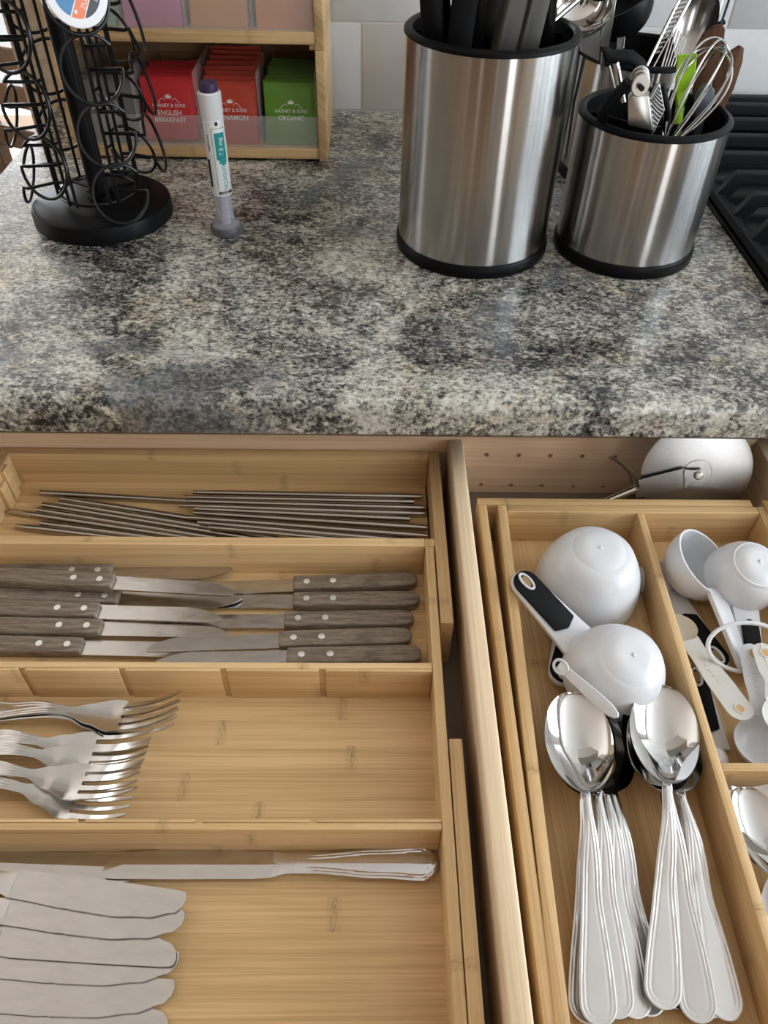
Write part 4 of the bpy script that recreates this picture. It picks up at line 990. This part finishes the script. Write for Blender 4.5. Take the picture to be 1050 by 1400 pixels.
lid_piece(-.0196, .0012, M_PODB, 'blue_print'); lid_piece(.0012, .0112, M_PODO, 'orange_print'); lid_piece(.0112, .0196, M_PODK, 'black_print')
RT = Matrix.Rotation(R(56), 4, 'Z')
for body, u, v, s in (('ZUL', .0042, -.0085, .0052),): writing(body, s, M_PODW, pod, Matrix.Translation((u, v, .00136))@RT)
for body, u, v, s in (('ZUR', .0152, -.0060, .0036),): writing(body, s, M_PODW, pod, Matrix.Translation((u, v, .00136))@RT)
MB().lathe([(0, .00132), (.0014, .00132), (.0014, .0014), (0, .0014)], 16, (-.0050, -.0135, 0)).build('white_dot', M_PODW, pod)

# ================================================================ PEN
pn = thing('injector_pen', 'white injector pen with purple cap and teal label standing on the worktop', 'pen', frame((-.1462, .7465, 0), (1, 0, 0)))
rp = .0097
MB().flat([(.0165*cos(q)*(1 if sin(q) < .3 else .86), .0135*sin(q)+.0015*(cos(2*q))) for q in lin(0, 2*pi, 33)[:-1]], 0, .0085).bevel(.0016, 2).build('foot', M_GREYP, pn)
MB().lathe([(.0142, .0086), (.0139, .0102), (.0102, .0122), (.0090, .0150), (.0086, .022), (.0086, .0395), (.0074, .0395), (.0074, .022), (.0080, .0165)], 48).build('clear_barrel', M_CLEAR, pn)
MB().lathe([(0, .010), (.0048, .010), (.0052, .0225), (.0056, .0228), (.0056, .0235), (.0048, .024), (.0048, .0394), (0, .0394)], 32).build('needle_shield', plain('lavender_grey_plastic', (0.30, 0.30, 0.37), 0.4), pn)
MB().lathe([(.0, .0396), (rp-.0006, .0396), (rp, .0402), (rp, .1085), (rp-.0002, .1088), (rp-.0002, .1092), (rp+.0004, .1094), (rp+.0008, .1300), (rp-.0004, .1312), (0, .1313)], 64).build('body', M_WHITE, pn)
MB().lathe([(.0084, .1314), (.0084, .1372), (.0074, .1384), (.0045, .1380), (0, .1378)], 48).build('button', M_PURPLE, pn)
VA = -pi/2 + R(11)                      # the label is turned a little to the right
def curl(rad): return lambda co: Vector((rad*cos(VA - co.y/rad), rad*sin(VA - co.y/rad), co.x)) + Vector((co.z*cos(VA-co.y/rad), co.z*sin(VA-co.y/rad), 0))
def patch(z0, z1, y0, y1, m, nm, n=10):  # curved print: z along the pen, y round it (negative = right)
    mb = MB(); a = [[Vector(curl(rp+.00006)(Vector((z, y0+(y1-y0)*i/n, 0)))) for i in range(n+1)] for z in (z0, z1)]
    b = [[Vector(curl(rp+.00013)(Vector((z, y0+(y1-y0)*i/n, 0)))) for i in range(n+1)] for z in (z0, z1)]
    mb.shell(b, a); return mb.build(nm, m, pn)
patch(.074, .098, -.0095, .0008, M_TEAL, 'teal_panel'); patch(.0715, .0739, -.0090, -.0012, M_TEAL, 'teal_panel'); patch(.0695, .0714, -.0080, -.0032, M_TEAL, 'teal_panel')
patch(.0455, .1020, .0026, .0032, M_GREENP, 'green_line'); patch(.1014, .1020, -.0105, .0030, M_GREENP, 'green_line')
patch(.0420, .0447, -.0120, .0030, M_INK, 'black_strip'); patch(.0480, .0740, .0085, .0125, M_INK, 'black_bar')
patch(.1045, .1075, -.0040, -.0012, M_INK, 'padlock_mark'); patch(.1112, .1150, -.0050, -.0040, M_GREENP, 'green_tick')
I4 = Matrix.Identity(4)
writing('zepbound', .0080, M_TEAL, pn, I4, name='lettering', wrap=lambda co: curl(rp+.0001)(Vector((co.x+.0585, co.y-.0042, co.z))), sx=.84)
writing('7.5 mg', .0058, M_PRINTW, pn, I4, wrap=lambda co: curl(rp+.00016)(Vector((co.x+.0860, co.y-.0045, co.z))))
writing('1 weekly', .0024, M_PRINTW, pn, Matrix.Identity(4), wrap=lambda co: (lambda p: p)(curl(rp+.00016)(Vector((.0433+co.y, -.0030-co.x, co.z)))))
writing('zepbound', .0046, M_INK, pn, I4, wrap=lambda co: curl(rp+.0001)(Vector((co.x+.0890, co.y+.0078, co.z))), sx=.8)
for k in range(2): patch(.1040, .1062, .0040+.0028*k, .0044+.0028*k, M_INK, 'tick_mark')

# ================================================================ TEA SHELF
TX0, TX1, TY0, TY1 = -.3460, -.0530, .9274, 1.0860
ts = thing('tea_shelf', 'two-tier bamboo tea shelf with frosted bins against the tiled wall', 'tea organiser', (0, 0, 0))
bar('base_board', TX0+.0098, TX1-.0098, TY0+.001, TY1, M_BX, ts, .003, .0145); bar('middle_board', TX0+.0098, TX1-.0098, TY0+.001, TY1, M_BX, ts, .1216, .1334)
bar('top_board', TX0+.0098, TX1-.0098, TY0+.001, TY1, M_BX, ts, .240, .250); bar('back_board', TX0+.0098, TX1-.0098, TY1+.0002, TY1+.006, M_BX, ts, .003, .250)
for x in (TX0, TX1-.0096):
    bar('side_panel', x, x+.0096, TY0, TY1+.006, M_BY, ts, .0008, .1160); bar('side_panel', x, x+.0096, TY0+.001, TY1+.006, M_BY, ts, .1164, .252)
    MB().box(x+(.0005 if x < -.2 else -.0055), x+(.0148 if x < -.2 else .0090), TY0+.010, TY0+.018, -.0, .0028).build('foot', M_BY, ts)
    MB().box(x+(.0098 if x < -.2 else -.0060), x+(.0155 if x < -.2 else -.0002), TY0+.004, TY0+.016, .1160, .1214).build('peg', M_BY, ts)
PITCH_T = .0693; CXS = [-.0938-PITCH_T*k for k in range(4)][::-1]
for z, h in ((.0147, .034), (.1336, .033)):
    MB().box(TX0+.0100, TX1-.0100, TY0+.0015, TY0+.0035, z, z+h).build('front_lip', M_ACRYL, ts)
    for k in range(5):
        x = CXS[0]-PITCH_T/2+PITCH_T*k; x = min(max(x, TX0+.0105), TX1-.0115)
        MB().flat([(x-.0006, TY0+.0037), (x+.0006, TY0+.0037), (x+.0006, TY1-.002), (x-.0006, TY1-.002)], z, z+.078 if z < .1 else z+.09).build('bin_divider', M_ACRYL, ts)
def pack_data(c, nm):
    N = NT(nm); v = N.coords(scale=(1, 1, 1)); n = N.noise(v, 120, 3); N.set(color=N.mix(n, tuple(x*.9 for x in c), c), rough=0.42); N.bump(n, 0.25, 0.0015)
    mb = MB(); W, Hh = .0300, .064
    rows = []; rb = []
    zs_ = [0, .003, .006, .012, .022, .034, .046, .054, .058, .061, .064]
    for z in zs_:
        puff = .0022*smooth(0.003, .016, z)*(1-smooth(.046, .061, z))
        cz = .0022*smooth(.052, .064, z)*sin(z*2600) if z > .054 else 0
        rows.append([(x, -(.0006+puff*(1-(x/W)**4))+cz*.3, z) for x in lin(-W, W, 11)]); rb.append([(x, .0006+puff*(1-(x/W)**4)+cz*.3, z) for x in lin(-W, W, 11)])
    mb.shell(rows, rb)
    return mb.data(nm, N.m, 50)
TEAS = {'grey': (0.16, 0.15, 0.14), 'red': (0.60, 0.022, 0.030), 'vermilion': (0.52, 0.045, 0.018), 'green': (0.115, 0.27, 0.02), 'mint': (0.22, 0.46, 0.32), 'pink': (0.60, 0.17, 0.36), 'amber': (0.62, 0.27, 0.075), 'rust': (0.64, 0.22, 0.06)}
PK = {k: pack_data(c, 'tea_packet_'+k) for k, c in TEAS.items()}
ORD = ('first', 'second', 'third', 'fourth', 'fifth', 'sixth', 'seventh', 'eighth')
def tea_row(colname, ci, z, n, name_lines, front_lab, rest_lab, grp, lift=0.0, y0=.9385, dz=.0012, dy=.0118, tilt=14):
    for k in range(n):
        jt = ((k*37+ci*11) % 7)/6-.5 if k else 0
        M = Matrix.Translation((CXS[ci]+.0022*jt, y0+dy*k, z+.0006+dz*k+lift))@Matrix.Rotation(R(-tilt-3*jt), 4, 'X')@Matrix.Rotation(R(2.4*jt), 4, 'Y')@Matrix.Rotation(R(3*jt), 4, 'Z')
        if k: 
            o = link('tea_packet', PK[colname]); o.matrix_world = M; tag(o, rest_lab.replace('ORD', ORD[k]), 'tea packet', grp); continue
        t = thing('tea_packet', front_lab, 'tea packet', M, grp); link('sachet', PK[colname], t)
        F = lambda zz, yy=-.00305: Matrix.Translation((0, yy, zz))@Matrix.Rotation(pi/2, 4, 'X')
        writing('HARNEY & SONS', .0052, M_PRINTW, t, F(.0352), sx=.95)
        for zz, s, body in name_lines: writing(body, s, M_PRINTW, t, F(zz), bold=.00005)
        em = MB()                        # small leaf-and-scroll emblem above the name
        for a in (-50, -22, 0, 22, 50):
            q = R(a); d = Vector((sin(q), 0, cos(q))); s_ = Vector((cos(q), 0, -sin(q)))
            em.extr([Vector((0, -.00312, .0415))+d*.0008, Vector((0, -.00312, .0415))+d*.0030+s_*.0009, Vector((0, -.00312, .0415))+d*.0056, Vector((0, -.00312, .0415))+d*.0030-s_*.0009], (0, .0002, 0))
        em.build('emblem', M_PRINTW, t)
        sc2 = MB()
        for s in (-1, 1): sc2.tube([(s*(.004+.009*u), -.0031, .0405+.0022*sin(u*5)) for u in lin(0, 1, 9)], .00025, 5)
        sc2.build('scrollwork', M_PRINTW, t)
tea_row('grey', 0, .0145, 3, (), 'grey tea packet standing foremost in the lowest left bin, behind the wire carousel', 'grey tea packet, ORD from the front in the lowest left bin', 'grey tea packets')
tea_row('red', 1, .0145, 6, ((.0278, .0070, 'ENGLISH'), (.0205, .0070, 'BREAKFAST')), 'bright red tea packet lettered English Breakfast, foremost in its bin', 'red tea packet, ORD from the front of the English Breakfast row', 'red tea packets', .004, dz=0)
tea_row('vermilion', 2, .0145, 8, ((.0275, .0072, 'CINNAMON'),), 'orange-red tea packet lettered Cinnamon, foremost in its bin behind the pen', 'orange-red tea packet, ORD from the front of the Cinnamon row', 'orange-red tea packets', 0, .9385, .0020)
tea_row('green', 3, .0145, 8, ((.0280, .0066, 'ORGANIC'),), 'green tea packet lettered Organic, foremost in the lower right bin', 'green tea packet, ORD from the front of the Organic row', 'green tea packets', 0, .9385, .0002)
for cn, ci, lines, nm in (('mint', 0, '', 'Mint green'), ('pink', 1, 'HERBAL', 'Pink'), ('amber', 2, 'CHAMOMILE', 'Amber'), ('rust', 3, 'DECAFFEINATED', 'Rust orange')):
    tea_row(cn, ci, .1334, 2, ((.0285, .0066 if len(lines) < 11 else .0054, lines),) if lines else (), nm.lower()+' tea packet foremost in its bin on the upper tier', nm.lower()+' tea packet second in its bin on the upper tier', 'upper tier tea packets')

# ================================================================ HOB
hb_ = thing('gas_hob', 'black gas hob with cast-iron grate right of the worktop', 'hob', (0, 0, 0))
MB().box(.3675, 1.10, .495, YW-.004, -.06, .0035).bevel(.002, 2).build('hob_top', M_BLACKG, hb_)
MB().box(.3700, 1.10, .48, YW-.010, ZF+.02, -.0605).build('oven_body', M_BLACKP, hb_)
ic = MB().extr([(.3690, .50, .0060), (.3790, .50, .0060), (.3810, .50, .0120), (.3700, .50, .0150)], (0, .585, 0)).bevel(.001, 1).build('side_rail', M_IRON, hb_)
for y in (.50, 1.072): MB().box(.3812, .80, y, y+.013, .0045, .034).bevel(.0015, 2).build('end_bar', M_IRON, hb_)
fm = None; yk = .553
while yk < 1.06:
    o = MB().extr([(.3712, yk, .0125), (.3790, yk, .0060), (.385, yk, .0060), (.395, yk, .0240), (.80, yk, .0240), (.80, yk, .0370), (.3885, yk, .0370), (.3850, yk, .0350)], (0, .0105, 0)).bevel(.0014, 1).build('finger_bar', M_IRON, hb_) if fm is None else link('finger_bar', fm, hb_)
    if fm is None: fm = o.data; ybase = yk
    else: o.location.y = yk-ybase
    gm = MB().extr([(.3795, yk+.0110, .0062), (.3870, yk+.0170, .0062), (.3795, yk+.0430, .0062)], (0, 0, .0065)).build('rail_gusset', M_IRON, hb_)
    yk += .0535

# ================================================================ DINING CHAIR BEYOND THE WALL END
ch = thing('dining_chair', 'brown wooden chair standing beyond the end of the back wall', 'chair', Matrix.Translation((-.86, 1.78, ZF))@Matrix.Rotation(R(-25), 4, 'Z'))
for x in (-.2, .17):
    for y in (-.2, .17): MB().box(x, x+.035, y, y+.035, 0, .43 if y < 0 else .76).bevel(.003, 1).build('leg', M_BROWN, ch)
MB().box(-.21, .21, -.21, .21, .431, .455).bevel(.004, 2).build('seat', M_BROWN, ch)
for z in (.52, .62, .70): MB().box(-.165, .168, .178, .198, z, z+.05).bevel(.003, 1).build('back_slat', M_BROWN, ch)
for y in (-.19, .18): MB().box(-.165, .168, y, y+.018, .16, .19).build('stretcher', M_BROWN, ch)
